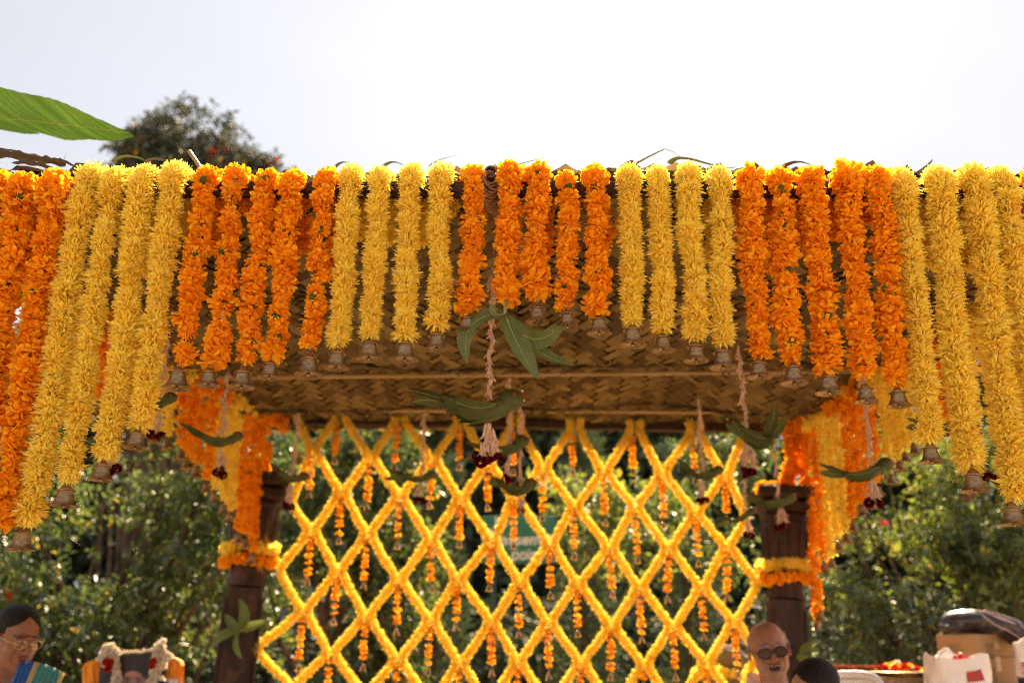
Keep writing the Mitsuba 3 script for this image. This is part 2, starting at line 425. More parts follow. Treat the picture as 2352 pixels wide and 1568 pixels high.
rows = [(2.36, .74, .055, .07), (3.07, .76, .15, .19), (3.80, .79, .16, .20), (4.56, .50, .11, .12)]     # near edge, width, lift of the near edge, fall to the far edge
names = ['front edge', 'second from the front', 'second from the rear', 'rear edge']
for mi_, (y0, W, lift, fall) in enumerate(rows):
    rg = np.random.default_rng(900 + mi_); f = (y0 - YF) / (YB - YF); x0, x1 = FL[0] + (BL[0] - FL[0]) * f - .14, FRR[0] + (BR[0] - FRR[0]) * f + .16
    L = x1 - x0; zb = BAR_Z + (zl - BAR_Z) * f + lift; ph = rg.uniform(0, 6.28, 4)
    def sag(x, y, ph=ph, W=W, fall=fall):
        return -.014 * np.sin(x * 2.1 + ph[0]) - .008 * np.sin(x * 5.3 + ph[1]) - fall * (y / W) + .012 * np.sin(x * 7 + ph[2]) * (y / W)**2
    k = thing('palm_mat', f'woven brown palm leaf mat under the canopy roof, {names[mi_]}', 'palm mat', 'woven palm mats of the canopy roof')
    ss = weave(L, W, .040, .0382, rg, sag, .0075)
    nkeep = 300
    order = sorted(range(len(ss)), key=lambda i: -len(ss[i][0]))
    for i in order[:nkeep]:
        V, F = ss[i]; part(k, 'leaf_strip', (V + [x0, y0, zb], F), 'mat_palm' if rg.uniform() < .93 else 'mat_palm_dark', True, uv=np.tile([rg.uniform(), .5], (len(V), 1)))
    # its leaf rib and the loose leaflet ends that hang from the mat's edge
    xs = np.linspace(0, L, 60); part(k, 'leaf_rib', tube(np.stack([x0 + xs, xs * 0 + y0 + W - .012, zb - .009 + sag(xs, xs * 0 + W - .012)], 1), .0065, 7), 'mat_palm', True)
    loose = []
    for i in range(110):
        x = rg.uniform(0, L); n = 7; u = np.linspace(0, 1, n); ln = rg.uniform(.05, .26); a = rg.normal(0, .9)
        P = np.stack([x0 + x + np.sin(a) * ln * u, y0 + W - .02 + np.cos(a) * ln * u * .5 * rg.uniform(-.4, 1), zb + sag(np.array(x), np.array(W)) - .004 - ln * .25 * u**1.5 * rg.uniform(-.15, 1)], 1)
        loose.append(blade(P, .026 * (1 - u**2 * .95), [0.2, -.3, 1], .35, .2, rg))
    V, F = join(loose); part(k, 'loose_leaflets', (V, F), 'mat_palm_dark', True, kind='stuff', uv=np.tile([.5, .5], (len(V), 1)))

# the thatch on top: palm fronds laid over the mats, their leaflets crossing each other
rg = np.random.default_rng(41)
def frond(base, d, L, rng, n=34, droop=.1, leaf=.34, width=.03, flat=1.0):
    d = unit(d); u = np.linspace(0, 1, 16); P = np.asarray(base) + d * L * u[:, None]; P[:, 2] += -droop * u**2 + rng.normal(0, .01) * np.sin(u * 9)
    ms = [tube(P, .009 * (1 - .7 * u), 6)]; s = unit(np.cross(d, [0, 0, 1.0]))
    for i in range(n):
        t = .08 + .9 * i / n; c = np.asarray(base) + d * L * t; c[2] += -droop * t**2
        for sg in (-1, 1):
            v = np.linspace(0, 1, 7); ll = leaf * rng.uniform(.75, 1.1) * (1 - .5 * t); dd = unit(s * sg * rng.uniform(.8, 1.0) + d * rng.uniform(.25, .7)); 
            Q = c + dd * ll * v[:, None]; Q[:, 2] += flat * (rng.uniform(-.01, .02) * np.sin(v * 3) - rng.uniform(.0, .05) * v**2)
            ms.append(blade(Q, width * rng.uniform(.7, 1.1) * np.minimum(1, (1 - v**3) * (0.4 + 2 * v) + .02), [0, 0, 1], .22, .12, rng))
    return join(ms)


thatch_key = thing('palm_thatch', 'layers of dry and green palm fronds laid on top of the canopy roof', 'thatch', kind='stuff')
fr = []
for i in range(64):
    x = rg.uniform(-1.7, 1.75); y = rg.uniform(2.75, 4.95); a = rg.choice([0, math.pi]) + rg.normal(0, .35); L = rg.uniform(1.0, 1.7)
    b = np.array([x, y, BAR_Z + .105 + rg.uniform(0, .05)]) - np.array([math.cos(a), math.sin(a), 0]) * L / 2
    b[1] = np.clip(b[1], 2.72, 4.92)
    fr.append(frond(b, [math.cos(a), math.sin(a) * .6, 0], L, rg, 30, rg.uniform(-.02, .03), .33, .034, .6))
V, F = join(fr); put(thatch_key + '__001', (V, F), 'mat_palm_green', True, uv=np.stack([(np.arange(len(V)) // 21 * 0.618) % 1, np.full(len(V), .5)], 1))
# a closed layer of old mats between: wide strips, close woven
ss = weave(3.5, 2.75, .055, .0525, rg, lambda x, y: .015 * np.sin(x * 3) + .01 * np.sin(y * 5 + x))
V, F = join(ss); put(thatch_key + '__002', (V + [-1.76, 2.42, BAR_Z + .085], F), 'mat_palm_dark', True, uv=np.tile([.5, .5], (len(V), 1)))
# ------------------------------------------------------------------ bushes and trees behind the canopy
def leafmat(key, a, b, c, trans, rough=.28, sick=(0.40, 0.30, 0.03), sp=.985, w=.05):
    def fn(p, n, uv):
        g = fbm(p.x * 2.2, p.y * 2.2, p.z * 2.2); col = mix(mix(a, b, uv.x), c, smoothstep(.45, .7, g) * .8)
        return mix(col, sick, dr.select(uv.y > sp, 1.0, 0.0))
    waxy(key, proc(fn), trans, w, alpha=rough)


leafmat('leaf_glossy', (0.050, 0.090, 0.018), (0.13, 0.175, 0.030), (0.055, 0.095, 0.028), 1.2, .16, w=.065, sp=.972)
leafmat('leaf_dark', (0.035, 0.060, 0.022), (0.06, 0.085, 0.028), (0.030, 0.050, 0.028), .4, .35)
leafmat('leaf_yellowgreen', (0.11, 0.16, 0.020), (0.25, 0.30, 0.035), (0.07, 0.10, 0.022), 1.2, .25, (0.48, 0.34, 0.03), .97, w=.08)
leafmat('leaf_tulip', (0.05, 0.07, 0.035), (0.09, 0.11, 0.055), (0.06, 0.07, 0.045), .4, .35, w=.10)  # extra gloss lightens this distant crown, standing in for haze
leafmat('leaf_fern', (0.06, 0.10, 0.04), (0.10, 0.15, 0.06), (0.05, 0.08, 0.04), .5, .4)
mat('mat_bark', {'type': 'diffuse', 'reflectance': wood_fn((0.16, 0.11, 0.075), (0.06, 0.04, 0.03))})
thin('mat_redbloom', rgb(0.75, 0.10, 0.03), .6, .5)
thin('mat_pinkbloom', rgb(0.75, 0.10, 0.22), .6, .5)
LEAF = np.array([[0, 0, 0], [.42, -.5, .10], [.46, 0, -.02], [.42, .5, .10], [1, 0, -.08]]); LEAF_F = np.array([[0, 1, 2], [0, 2, 3], [1, 4, 2], [2, 4, 3]])


def leaves(pos, direc, up, length, ratio, rng, L=LEAF, LF=LEAF_F):
    """One mesh of leaves at pos, each pointing along direc with its upper side towards up."""
    n = len(pos); d = unit(direc); s = unit(np.cross(up, d)); w = np.cross(d, s); length = np.broadcast_to(length, (n,))[:, None, None]
    V = pos[:, None] + length * (L[None, :, 0:1] * d[:, None] + ratio * L[None, :, 1:2] * s[:, None] + L[None, :, 2:3] * w[:, None])
    F = (LF[None] + (np.arange(n) * len(L))[:, None, None]).reshape(-1, 3)
    return V.reshape(-1, 3), F, np.repeat(np.stack([rng.uniform(size=n), rng.uniform(size=n)], 1), len(L), 0)


def crown(blobs, nsprig, rng, leaf=.065, ratio=.46, per=13, shell=.55, sprig=.22, gap=.42, up_bias=.35, scale=1.6, tumble=.5):
    """Sprigs of leaves through the outer part of a union of ellipsoids, thinned by noise so that clumps and holes appear."""
    blobs = np.array(blobs, float); vol = np.prod(blobs[:, 3:], 1)**(2 / 3); pick = rng.choice(len(blobs), nsprig * 3, p=vol / vol.sum())
    d = unit(rng.normal(0, 1, (nsprig * 3, 3))); r = rng.uniform(shell, 1.04, (nsprig * 3, 1))
    c = blobs[pick, :3] + d * r * blobs[pick, 3:]
    keep = (meshkit.fbm(c * scale, 3, int(rng.integers(99))) > gap) & (c[:, 2] > .05); c, d = c[keep][:nsprig], d[keep][:nsprig]; m = len(c)
    ax = unit(d + rng.normal(0, .55, (m, 3)) + [0, 0, up_bias]); k = np.tile(np.arange(per), m); i = np.repeat(np.arange(m), per); t = (k + .5) / per
    a = ax[i]; side = unit(np.cross(a, [0, 0, 1.0])); other = np.cross(side, a); ph = k * 2.4 + rng.uniform(0, 6.28, m)[i]
    rad = side * np.cos(ph)[:, None] + other * np.sin(ph)[:, None]; sl = sprig * rng.uniform(.6, 1.3, m)[i]
    pos = c[i] + a * (t * sl)[:, None] - [0, 0, .12] * (t**2 * sl)[:, None]
    dr_ = rad * .9 + a * .55 + rng.normal(0, .25, (len(i), 3)) - [0, 0, .25]
    up = unit(rng.normal(0, tumble, (len(i), 3)) + [0, 0, 1.0])
    return leaves(pos, dr_, up, leaf * rng.uniform(.6, 1.25, len(i)), ratio, rng), c, ax


def branches(roots, tips, rng, r0=.03, r1=.006):
    ms = []
    for t in tips:
        b = roots[rng.integers(len(roots))]; u = np.linspace(0, 1, 8)[:, None]; mid = (b + t) / 2 + rng.normal(0, .12, 3) + [0, 0, .1]
        P = (1 - u)**2 * b + 2 * u * (1 - u) * mid + u**2 * t + rng.normal(0, .015, (8, 3)) * u * (1 - u) * 4
        ms.append(tube(P, r0 * (1 - u[:, 0]) + r1, 6))
    return join(ms)


def bush(name, label, blobs, nsprig, seed, bsdf, cat='bush', group=None, bloom=None, trunk=True, nbranch=16, **kw):
    rng = np.random.default_rng(seed); k = thing(name, label, cat, group); (V, F, U), c, ax = crown(blobs, nsprig, rng, **kw)
    part(k, 'crown', (V, F), bsdf, True, uv=U)
    b = np.array(blobs, float); base = b[:, :3].mean(0)
    if trunk:
        roots = np.stack([base[0] + rng.normal(0, .2, 4), base[1] + rng.normal(0, .15, 4), np.full(4, .35)], 1)
        ms = [tube([[x, y, -.05], [x + .02, y, z * .5], [x, y, z]], [.055, .045, .035], 8) for x, y, z in roots]
        ms.append(branches(roots, c[rng.choice(len(c), min(nbranch, len(c)), replace=False)], rng)); part(k, 'branches', join(ms), 'mat_bark', True)
    if bloom:
        bm, nb, sz = bloom
        for i in rng.choice(len(c), nb, replace=False):
            p = c[i] + ax[i] * .12; n = 14; dd = unit(rng.normal(0, 1, (n, 3)) + [0, -.4, .6])
            Vb, Fb, Ub = leaves(np.repeat([p], n, 0) + dd * sz * .2, dd, unit(rng.normal(0, 1, (n, 3))), sz, .6, rng); part(k, 'flower', (Vb, Fb), bm, True)
    return k


def blob(px, py, Y, rx, ry, rz): return [*at(px, py, Y), rx, ry, rz]


bush('glossy_bush', 'tall glossy leafed bush at the left edge behind the side garlands, with white glints', [blob(40, 1130, 7.9, .75, .34, .75), blob(260, 1080, 7.8, .7, .34, .75), blob(470, 1090, 7.6, .6, .34, .7), blob(60, 1430, 7.7, .8, .34, .8), blob(330, 1400, 7.6, .85, .34, .75), blob(520, 1400, 7.5, .45, .34, .7), blob(200, 1700, 7.6, 1.1, .34, .7)],
     1500, 11, 'leaf_glossy', bloom=('mat_redbloom', 5, .05), nbranch=70, gap=.50, leaf=.074, ratio=.44, scale=2.3, per=11, tumble=.8, shell=.2)
bush('glossy_bush', 'pale sunlit bush just behind the left half of the flower lattice', [blob(700, 1060, 7.4, .42, .26, .5), blob(850, 1060, 7.4, .42, .26, .5), blob(720, 1250, 7.2, .45, .26, .5), blob(880, 1240, 7.3, .32, .26, .4), blob(700, 1450, 7.2, .45, .26, .55), blob(880, 1430, 7.3, .28, .26, .4), blob(760, 1640, 7.2, .6, .26, .5)],
     1000, 12, 'leaf_glossy', bloom=('mat_redbloom', 3, .05), nbranch=30, gap=.46, leaf=.072, scale=2.3, per=11, tumble=.8, shell=.2)
bush('leafy_shrub', 'bright green shrub seen through the middle right of the lattice', [blob(1330, 1150, 8.0, .3, .3, .2), blob(1470, 1165, 8.0, .34, .3, .26), blob(1400, 1260, 8.0, .3, .3, .2)], 130, 13, 'leaf_yellowgreen', trunk=False, leaf=.09)
bush('leafy_shrub', 'pale leafed shrub beside the left edge of the right post', [blob(1660, 1050, 7.4, .3, .3, .3), blob(1680, 1200, 7.4, .24, .3, .3), blob(1560, 1180, 7.6, .24, .25, .2)], 150, 14, 'leaf_glossy', trunk=False, leaf=.07)
bush('flowering_tree', 'spreading yellow green tree with pink blossoms right of the right post', [blob(2000, 1160, 8.2, .6, .32, .5), blob(2250, 1120, 8.0, .7, .32, .45), blob(2420, 1200, 8.0, .6, .32, .6), blob(2080, 1330, 7.7, .75, .32, .38), blob(2280, 1330, 7.7, .6, .32, .42)],
     1400, 15, 'leaf_yellowgreen', 'tree', bloom=('mat_pinkbloom', 10, .045), nbranch=60, gap=.50, leaf=.066, scale=2.2, per=11, tumble=.8, shell=.2)
bush('leafy_shrub', 'low dark shrub under the flowering tree, right of the right post', [blob(1930, 1450, 7.9, .5, .5, .4), blob(2150, 1490, 7.7, .6, .5, .35), blob(2330, 1480, 7.8, .5, .5, .4)], 420, 16, 'leaf_dark', nbranch=20)
# taller trees close the view behind
bush('dark_tree', 'dark dense tree behind the glossy bush, far left', [blob(-100, 1080, 19, 2.6, 1.4, 2.6), blob(300, 1080, 19.5, 2.4, 1.4, 2.4), blob(100, 1420, 19, 3.2, 1.4, 2.2), blob(-420, 1200, 19, 2.6, 1.4, 3.2)], 3300, 21, 'leaf_dark', 'tree', 'dark trees closing the view', leaf=.28, gap=.20, sprig=.55, scale=.9)
bush('dark_tree', 'dark dense tree behind the left half of the lattice', [blob(600, 1070, 20, 2.4, 1.4, 2.4), blob(920, 1080, 20, 2.2, 1.4, 2.2), blob(760, 1430, 20, 3.2, 1.4, 2.2)], 3300, 22, 'leaf_dark', 'tree', 'dark trees closing the view', leaf=.28, gap=.20, sprig=.55, scale=.9)
bush('dark_tree', 'dark dense tree behind the right half of the lattice', [blob(1180, 1070, 19, 2.4, 1.4, 2.4), blob(1500, 1070, 19, 2.4, 1.4, 2.4), blob(1300, 1430, 18.5, 3.3, 1.4, 2.2), blob(1640, 1400, 18.5, 2.3, 1.4, 2.2)], 4200, 23, 'leaf_dark', 'tree', 'dark trees closing the view', leaf=.28, gap=.20, sprig=.55, scale=.9)
bush('dark_tree', 'dark dense tree behind the flowering tree, far right', [blob(1850, 1070, 19, 2.4, 1.4, 2.4), blob(2200, 1060, 19, 2.5, 1.4, 2.5), blob(2600, 1080, 19, 2.6, 1.4, 2.8), blob(2050, 1420, 18.5, 3.2, 1.4, 2.0), blob(2500, 1420, 18.5, 2.8, 1.4, 2.0)], 3900, 24, 'leaf_dark', 'tree', 'dark trees closing the view', leaf=.28, gap=.20, sprig=.55, scale=.9)


# feathery conifers among them
def conifer(label, px, py_top, Y, rad, seed):
    rng = np.random.default_rng(seed); k = thing('conifer', label, 'conifer', 'slender conifers behind the lattice'); top = at(px, py_top, Y); H = top[2]; n = 620; z = H * rng.uniform(.02, 1, n)**.8; a = rng.uniform(0, 6.28, n)
    r = rad * (1.02 - z / H)**.7 * rng.uniform(.5, 1.1, n); P, D, U = [], [], []
    for i in range(n):
        dd = np.array([math.cos(a[i]), math.sin(a[i]), .9]); c = np.array([top[0], top[1], z[i]]) + dd * [1, 1, 0] * r[i] * .4
        for j in range(9):
            t = j / 9; P.append(c + unit(dd) * t * .26 - [0, 0, .05 * t * t]); D.append(dd + rng.normal(0, .55, 3)); U.append(rng.normal(0, 1, 3))
    V, F, UV = leaves(np.array(P), np.array(D), unit(np.array(U)), .085 * rng.uniform(.7, 1.3, len(P)), .22, rng)
    part(k, 'crown', (V, F), 'leaf_fern', True, uv=UV); part(k, 'trunk', tube([[top[0], top[1], 0], [top[0], top[1], H * .5], [top[0], top[1], H * .98]], [.06, .045, .008], 8), 'mat_bark', True)


conifer('slender feathery conifer right of the centre, behind the lattice', 1335, 990, 9.4, .42, 31)
conifer('slender feathery conifer left of the centre, behind the lattice', 1010, 1080, 9.0, .40, 32)
conifer('small feathery conifer behind the right half of the lattice', 1560, 1040, 9.6, .38, 33)

# the tree with scarlet flowers over the roof
bush('tulip_tree', 'tall dark tree with scarlet flowers rising over the roof at the left', [blob(440, 340, 14, .62, .6, .55), blob(360, 365, 14, .58, .6, .42), blob(490, 390, 14, .6, .6, .42), blob(320, 400, 14.2, .45, .5, .34), blob(560, 430, 14, .55, .6, .4), blob(440, 470, 14, 1.1, .9, .6), blob(300, 520, 14, .9, .8, .6), blob(600, 540, 14.2, .8, .8, .5)],
     1500, 51, 'leaf_tulip', 'tree', bloom=('mat_redbloom', 44, .10), nbranch=40, gap=.42, leaf=.12, scale=2.2, sprig=.30)

# banana plant left of the canopy: one long leaf reaches into the picture
mat('mat_midrib', {'type': 'principled', 'base_color': rgb(.34, .40, .12), 'roughness': .3, 'specular': .5})
k = thing('banana_plant', 'banana plant with one long translucent green leaf reaching in at upper left', 'banana plant')
leafmat('leaf_banana', (0.035, 0.085, 0.010), (0.075, 0.15, 0.018), (0.03, 0.07, 0.010), .9, .20, sp=2.0, w=.08)
rgb_ = np.random.default_rng(61)
def banana_leaf(P, W, nrm, rng, fold):
    P = spline(P, 180); n = len(P); t = unit(np.gradient(P, axis=0)); s = unit(np.cross(t, np.broadcast_to(nrm, P.shape))); nn = np.cross(s, t); u = np.linspace(0, 1, n); V = []; m = 7
    wid = W * np.minimum(1, 2.2 * u + .25) * (1 - np.clip((u - .55) / .45, 0, 1)**5.5)**.6 + .002
    for sd in (-1, 1):
        ang = fold[0] if sd < 0 else fold[1]
        ph = rng.uniform(0, 6.28)
        for j in range(m):
            q = j / (m - 1); dirv = s * sd * math.cos(ang * q) + nn * math.sin(ang * q)
            rip = (.005 * np.sin(u * 30 + ph + 2 * q) * q + .004 * np.sin(u * 67 + ph - 3 * q)) * min(1, q * 3) + .0011 * np.sin(u * 420 + 3 * np.sin(u * 40)) * (q > 0)
            tear = 1 - .30 * np.exp(-((u - .62) / .006)**2) - .22 * np.exp(-((u - .78) / .005)**2) - .16 * np.exp(-((u - .7 - .1 * sd) / .004)**2)
            V.append(P + dirv * (wid * q * (tear if q > .6 else 1))[:, None] + nn * rip[:, None])
    V = np.stack(V, 0).reshape(2, m, n, 3); F = []
    for sd in range(2):
        for j in range(m - 1):
            i = np.arange(n - 1); a = sd * m * n + j * n + i; F.append(np.stack([a, a + 1, a + n + 1, a + n], 1))
    return (V.reshape(-1, 3), tri(np.vstack(F))), (P, u)


mid = [[-2.55, 3.5, 2.2], [-2.35, 3.35, 2.95], at(-260, 236, 3.2), at(-110, 256, 3.1), at(40, 273, 3.02), at(180, 288, 2.97), at(294, 303, 2.93)]
(m_, (P, u)) = banana_leaf(mid, .215, [0, -.08, 1.0], rgb_, (.10, .10))
lf = sub(k, 'leaf'); put(lf, m_, 'leaf_banana', True, uv=np.stack([.5 + .5 * np.sin((np.arange(len(m_[0])) % 180) * 1.9 + np.sin((np.arange(len(m_[0])) % 180) * .37) * 3), np.full(len(m_[0]), .5)], 1)); part(lf, 'midrib', tube(P + [0, 0, -.003], np.maximum(.011 * (1 - u), .002), 8), 'mat_midrib', True)
for a in (2.2, 3.4, 4.6, 5.6):
    b = np.array([-2.55, 3.5, 2.2]); dv = np.array([math.cos(a), math.sin(a), 0]) * [1, 1, 0]
    if dv[0] > .3: dv[0] *= .2
    (m_, (P, u)) = banana_leaf([b, b + dv * .3 + [0, 0, .7], b + dv * .9 + [0, 0, .9], b + dv * 1.5 + [0, 0, .5]], .2, [0, 0, 1.0], rgb_, (-.3, .3)); lf = sub(k, 'leaf'); put(lf, m_, 'leaf_banana', True, uv=np.stack([.5 + .5 * np.sin((np.arange(len(m_[0])) % 180) * 1.9 + np.sin((np.arange(len(m_[0])) % 180) * .37) * 3), np.full(len(m_[0]), .5)], 1)); part(lf, 'midrib', tube(P, np.maximum(.011 * (1 - u), .002), 8), 'leaf_yellowgreen', True)
part(k, 'stem', tube([[-2.5, 3.55, 0], [-2.52, 3.52, 1.0], [-2.55, 3.5, 1.8], [-2.55, 3.5, 2.3]], [.11, .10, .075, .04], 12), 'leaf_fern', True)
# ------------------------------------------------------------------ flowers (one mesh per variant, used over and over)
def petal_set(rng, rings, tip, cup, jitter):
    """rings: (count, base radius, length, width, elevation deg). Petals radiate from the z axis."""
    V, F, U, o = [], [], [], 0
    for cnt, r0, L0, w0, el in rings:
        ph0 = rng.uniform(0, 6.28)
        for k in range(cnt):
            ph = ph0 + 6.2832 * k / cnt + rng.normal(0, 0.12); e = math.radians(el + rng.normal(0, jitter)); L = L0 * rng.uniform(0.78, 1.14); w = w0 * rng.uniform(0.8, 1.2)
            rad = np.array([math.cos(ph), math.sin(ph), 0]); s = np.array([-math.sin(ph), math.cos(ph), 0]); zz = np.array([0, 0, 1.0])
            tw = rng.normal(0, 0.5); d = rad * math.cos(e) + zz * math.sin(e); up = zz * math.cos(e) - rad * math.sin(e)
            s2 = s * math.cos(tw) + up * math.sin(tw); u2 = up * math.cos(tw) - s * math.sin(tw); curl = rng.normal(0.0, 0.18) * L; b = rad * r0
            row = []
            for t, ww in tip:
                c = b + d * L * t + up * curl * t * t
                lift = cup * w * ww * (1 + rng.normal(0, 0.5))
                row += [c - s2 * w * ww * 0.5 + u2 * lift, c + s2 * w * ww * 0.5 + u2 * lift * rng.uniform(0.3, 1.5)]
            n = len(tip); V += row; U += [[rng.uniform(), 0.5]] * (2 * n)
            for i in range(n - 1):
                a = o + 2 * i; F += [[a, a + 1, a + 3], [a, a + 3, a + 2]]
            o += 2 * n
    return np.array(V), np.array(F), np.array(U)


NV = 5
for k in range(NV):
    rg = np.random.default_rng(100 + k)
    V, F, U = petal_set(rg, [(34, .004, .0285, .0050, -34), (40, .004, .0295, .0048, -12), (38, .003, .0290, .0048, 8), (30, .003, .026, .0046, 28), (16, .003, .020, .0045, 52)], [(0, .4), (.72, 1.0), (1.0, .45)], 0.16, 19)
    shapegroup(f'yellow_flower_shape_{k}', (V, F), 'mat_yellow', True, uv=U)
    V, F, U = petal_set(rg, [(19, .004, .0285, .0105, -30), (21, .004, .0290, .0105, -6), (20, .003, .0270, .0100, 17), (18, .003, .0225, .0092, 40), (12, .002, .016, .008, 64)], [(0, .25), (.55, .75), (.86, 1.15), (1.0, .65)], 0.24, 20)
    shapegroup(f'orange_flower_shape_{k}', (V, F), 'mat_orange', True, uv=U)
    # small, simpler flowers for what is farther off
    V, F, U = petal_set(rg, [(13, .003, .027, .0135, -20), (14, .003, .027, .013, 14)], [(0, .3), (.7, 1.0), (1.0, .4)], 0.15, 14)
    shapegroup(f'yellow_far_flower_shape_{k}', (V, F), 'mat_yellow', True, uv=U)
    V, F, U = petal_set(rg, [(10, .003, .027, .018, -18), (11, .003, .025, .017, 18)], [(0, .3), (.7, 1.0), (1.0, .6)], 0.2, 15)
    shapegroup(f'orange_far_flower_shape_{k}', (V, F), 'mat_orange', True, uv=U)
    shapegroup(f'amber_far_flower_shape_{k}', (V * [1, 1, .8], F), 'mat_amber', True, uv=U)
s_ = vf(trimesh.creation.icosphere(subdivisions=1, radius=1.0))
shapegroup('calyx_shape', (s_[0] * [.0075, .0075, .013], s_[1]), 'mat_calyx', True)


def resample(pts, step):
    p = np.asarray(pts, float); t = np.r_[0, np.cumsum(np.linalg.norm(np.diff(p, axis=0), axis=1))]
    n = max(2, int(round(t[-1] / step)) + 1); u = np.linspace(0, t[-1], n)
    return np.stack([np.interp(u, t, p[:, k]) for k in range(3)], 1)


def strand(parent, kind, pts, step, size, rng, far=False, gaps=0.0, name='flower'):
    """Flowers threaded along pts; the first flower is at pts[0]."""
    q = resample(pts, step); t = unit(np.gradient(q, axis=0)); lump, ph = (.13 if kind == 'orange' else .07), rng.uniform(0, 6)
    for i in range(len(q)):
        if gaps and 3 < i < len(q) - 3 and rng.uniform() < gaps: 
            continue
        ax = unit(t[i] + rng.normal(0, 0.24 if kind == 'orange' else 0.24, 3)); A = frame(-ax) @ rot([0, 0, 1], rng.uniform(0, 6.28))
        s = size * rng.uniform(0.82, 1.16) / 0.029 * (1 + lump * math.sin(i * .45 + ph) * math.sin(i * .17 + 2 * ph))
        off = rng.normal(0, 0.0036 if kind == 'orange' else 0.0022, 3)
        inst(sub(parent, name), f"{kind}_{'far_' if far else ''}flower_shape_{rng.integers(NV)}", mat4(A @ np.diag([1, 1, 1.0]), q[i] + off, s))
    return q


def bell_mesh(s=1.0):
    """A small cast bell, its mouth at z = 0 and its crown about 0.9 s up, turned rings on its body; open below."""
    out = [(.0, .95), (.06, .945), (.12, .92), (.17, .87), (.20, .82), (.24, .77), (.265, .74), (.26, .715), (.38, .69), (.425, .675), (.42, .655), (.315, .635), (.315, .60), (.325, .53), (.342, .52), (.342, .505), (.335, .495), (.35, .42), (.375, .32), (.395, .31), (.395, .295), (.392, .285), (.42, .20), (.47, .11), (.555, .040), (.615, .012), (.60, 0)]
    inn = [] if not True else [(.55, .01), (.44, .09), (.37, .20), (.32, .40), (.27, .58), (.0, .66)]
    return lathe(np.array(out) * s, 28), lathe(np.array([(.600, 0)] + inn[1:]) * s, 28)


def metal_fn(p, n, uv):
    t = fbm(p.x * 120, p.y * 120, p.z * 160); return mix([0.40, 0.265, 0.135], [0.18, 0.115, 0.06], dr.clip(t * 1.5 - 0.35, 0, 1))


mat('mat_bell', {'type': 'bumpmap', 'arbitrary': proc(lambda p, n, uv: noise(p.z * 900, p.x * 30, p.y * 30), 2e-4), 'scale': 0.00035,
                 'bsdf': {'type': 'principled', 'base_color': proc(metal_fn), 'metallic': 0.95, 'roughness': proc(lambda p, n, uv: 0.36 + 0.20 * noise(p.x * 90, p.y * 90, p.z * 300)), 'specular': 0.5}})
mat('mat_small_bell', {'type': 'principled', 'base_color': rgb(0.62, 0.47, 0.30), 'metallic': 0.9, 'roughness': 0.25})
shapegroup('bell_shape', bell_mesh(0.049)[0], 'mat_bell', 35)
shapegroup('bell_inside_shape', bell_mesh(0.049)[1], 'mat_bell', True)
ring = vf(trimesh.creation.torus(0.0052, 0.0012, major_sections=18, minor_sections=7))
shapegroup('hook_shape', xf(ring, rot([1, 0, 0], math.pi / 2)), 'mat_bell', True)
shapegroup('clapper_shape', join([tube([[0, 0, .026], [0, 0, .003]], .0011, 6), xf((s_[0] * [.0042, .0042, .0055], s_[1]), p=[0, 0, .0005])]), 'mat_bell', True)
shapegroup('small_bell_shape', lathe(np.array([(0, 1), (.12, .98), (.2, .9), (.16, .86), (.26, .8), (.36, .5), (.42, .2), (.62, 0), (.5, .03), (.3, .4), (0, .6)]) * .024, 14), 'mat_small_bell', True)


def hang_bell(parent, p_top, p_bell, lean, s=1.0, far=False):
    """A bell under a cord from p_top; p_bell is the middle of the bell."""
    A = frame(unit(np.array([lean[0], lean[1], 1.0]))); up = A[:, 2]; foot = np.asarray(p_bell) - up * 0.020 * s
    b = sub(parent, 'bell'); inst(b, 'bell_shape', mat4(A, foot, s))
    inst(sub(b, 'hollow'), 'bell_inside_shape', mat4(A, foot, s))
    inst(sub(b, 'clapper'), 'clapper_shape', mat4(A, foot, s))
    top = foot + up * 0.050 * s
    if not far: inst(sub(b, 'hook'), 'hook_shape', mat4(A @ rot([0, 0, 1], R.uniform(0, 3)), top, s))
    part(parent, 'cord', tube([p_top, (np.asarray(p_top) + top) / 2 + R.normal(0, .001, 3), top + up * 0.004], .0011, 5), 'mat_cord', True)


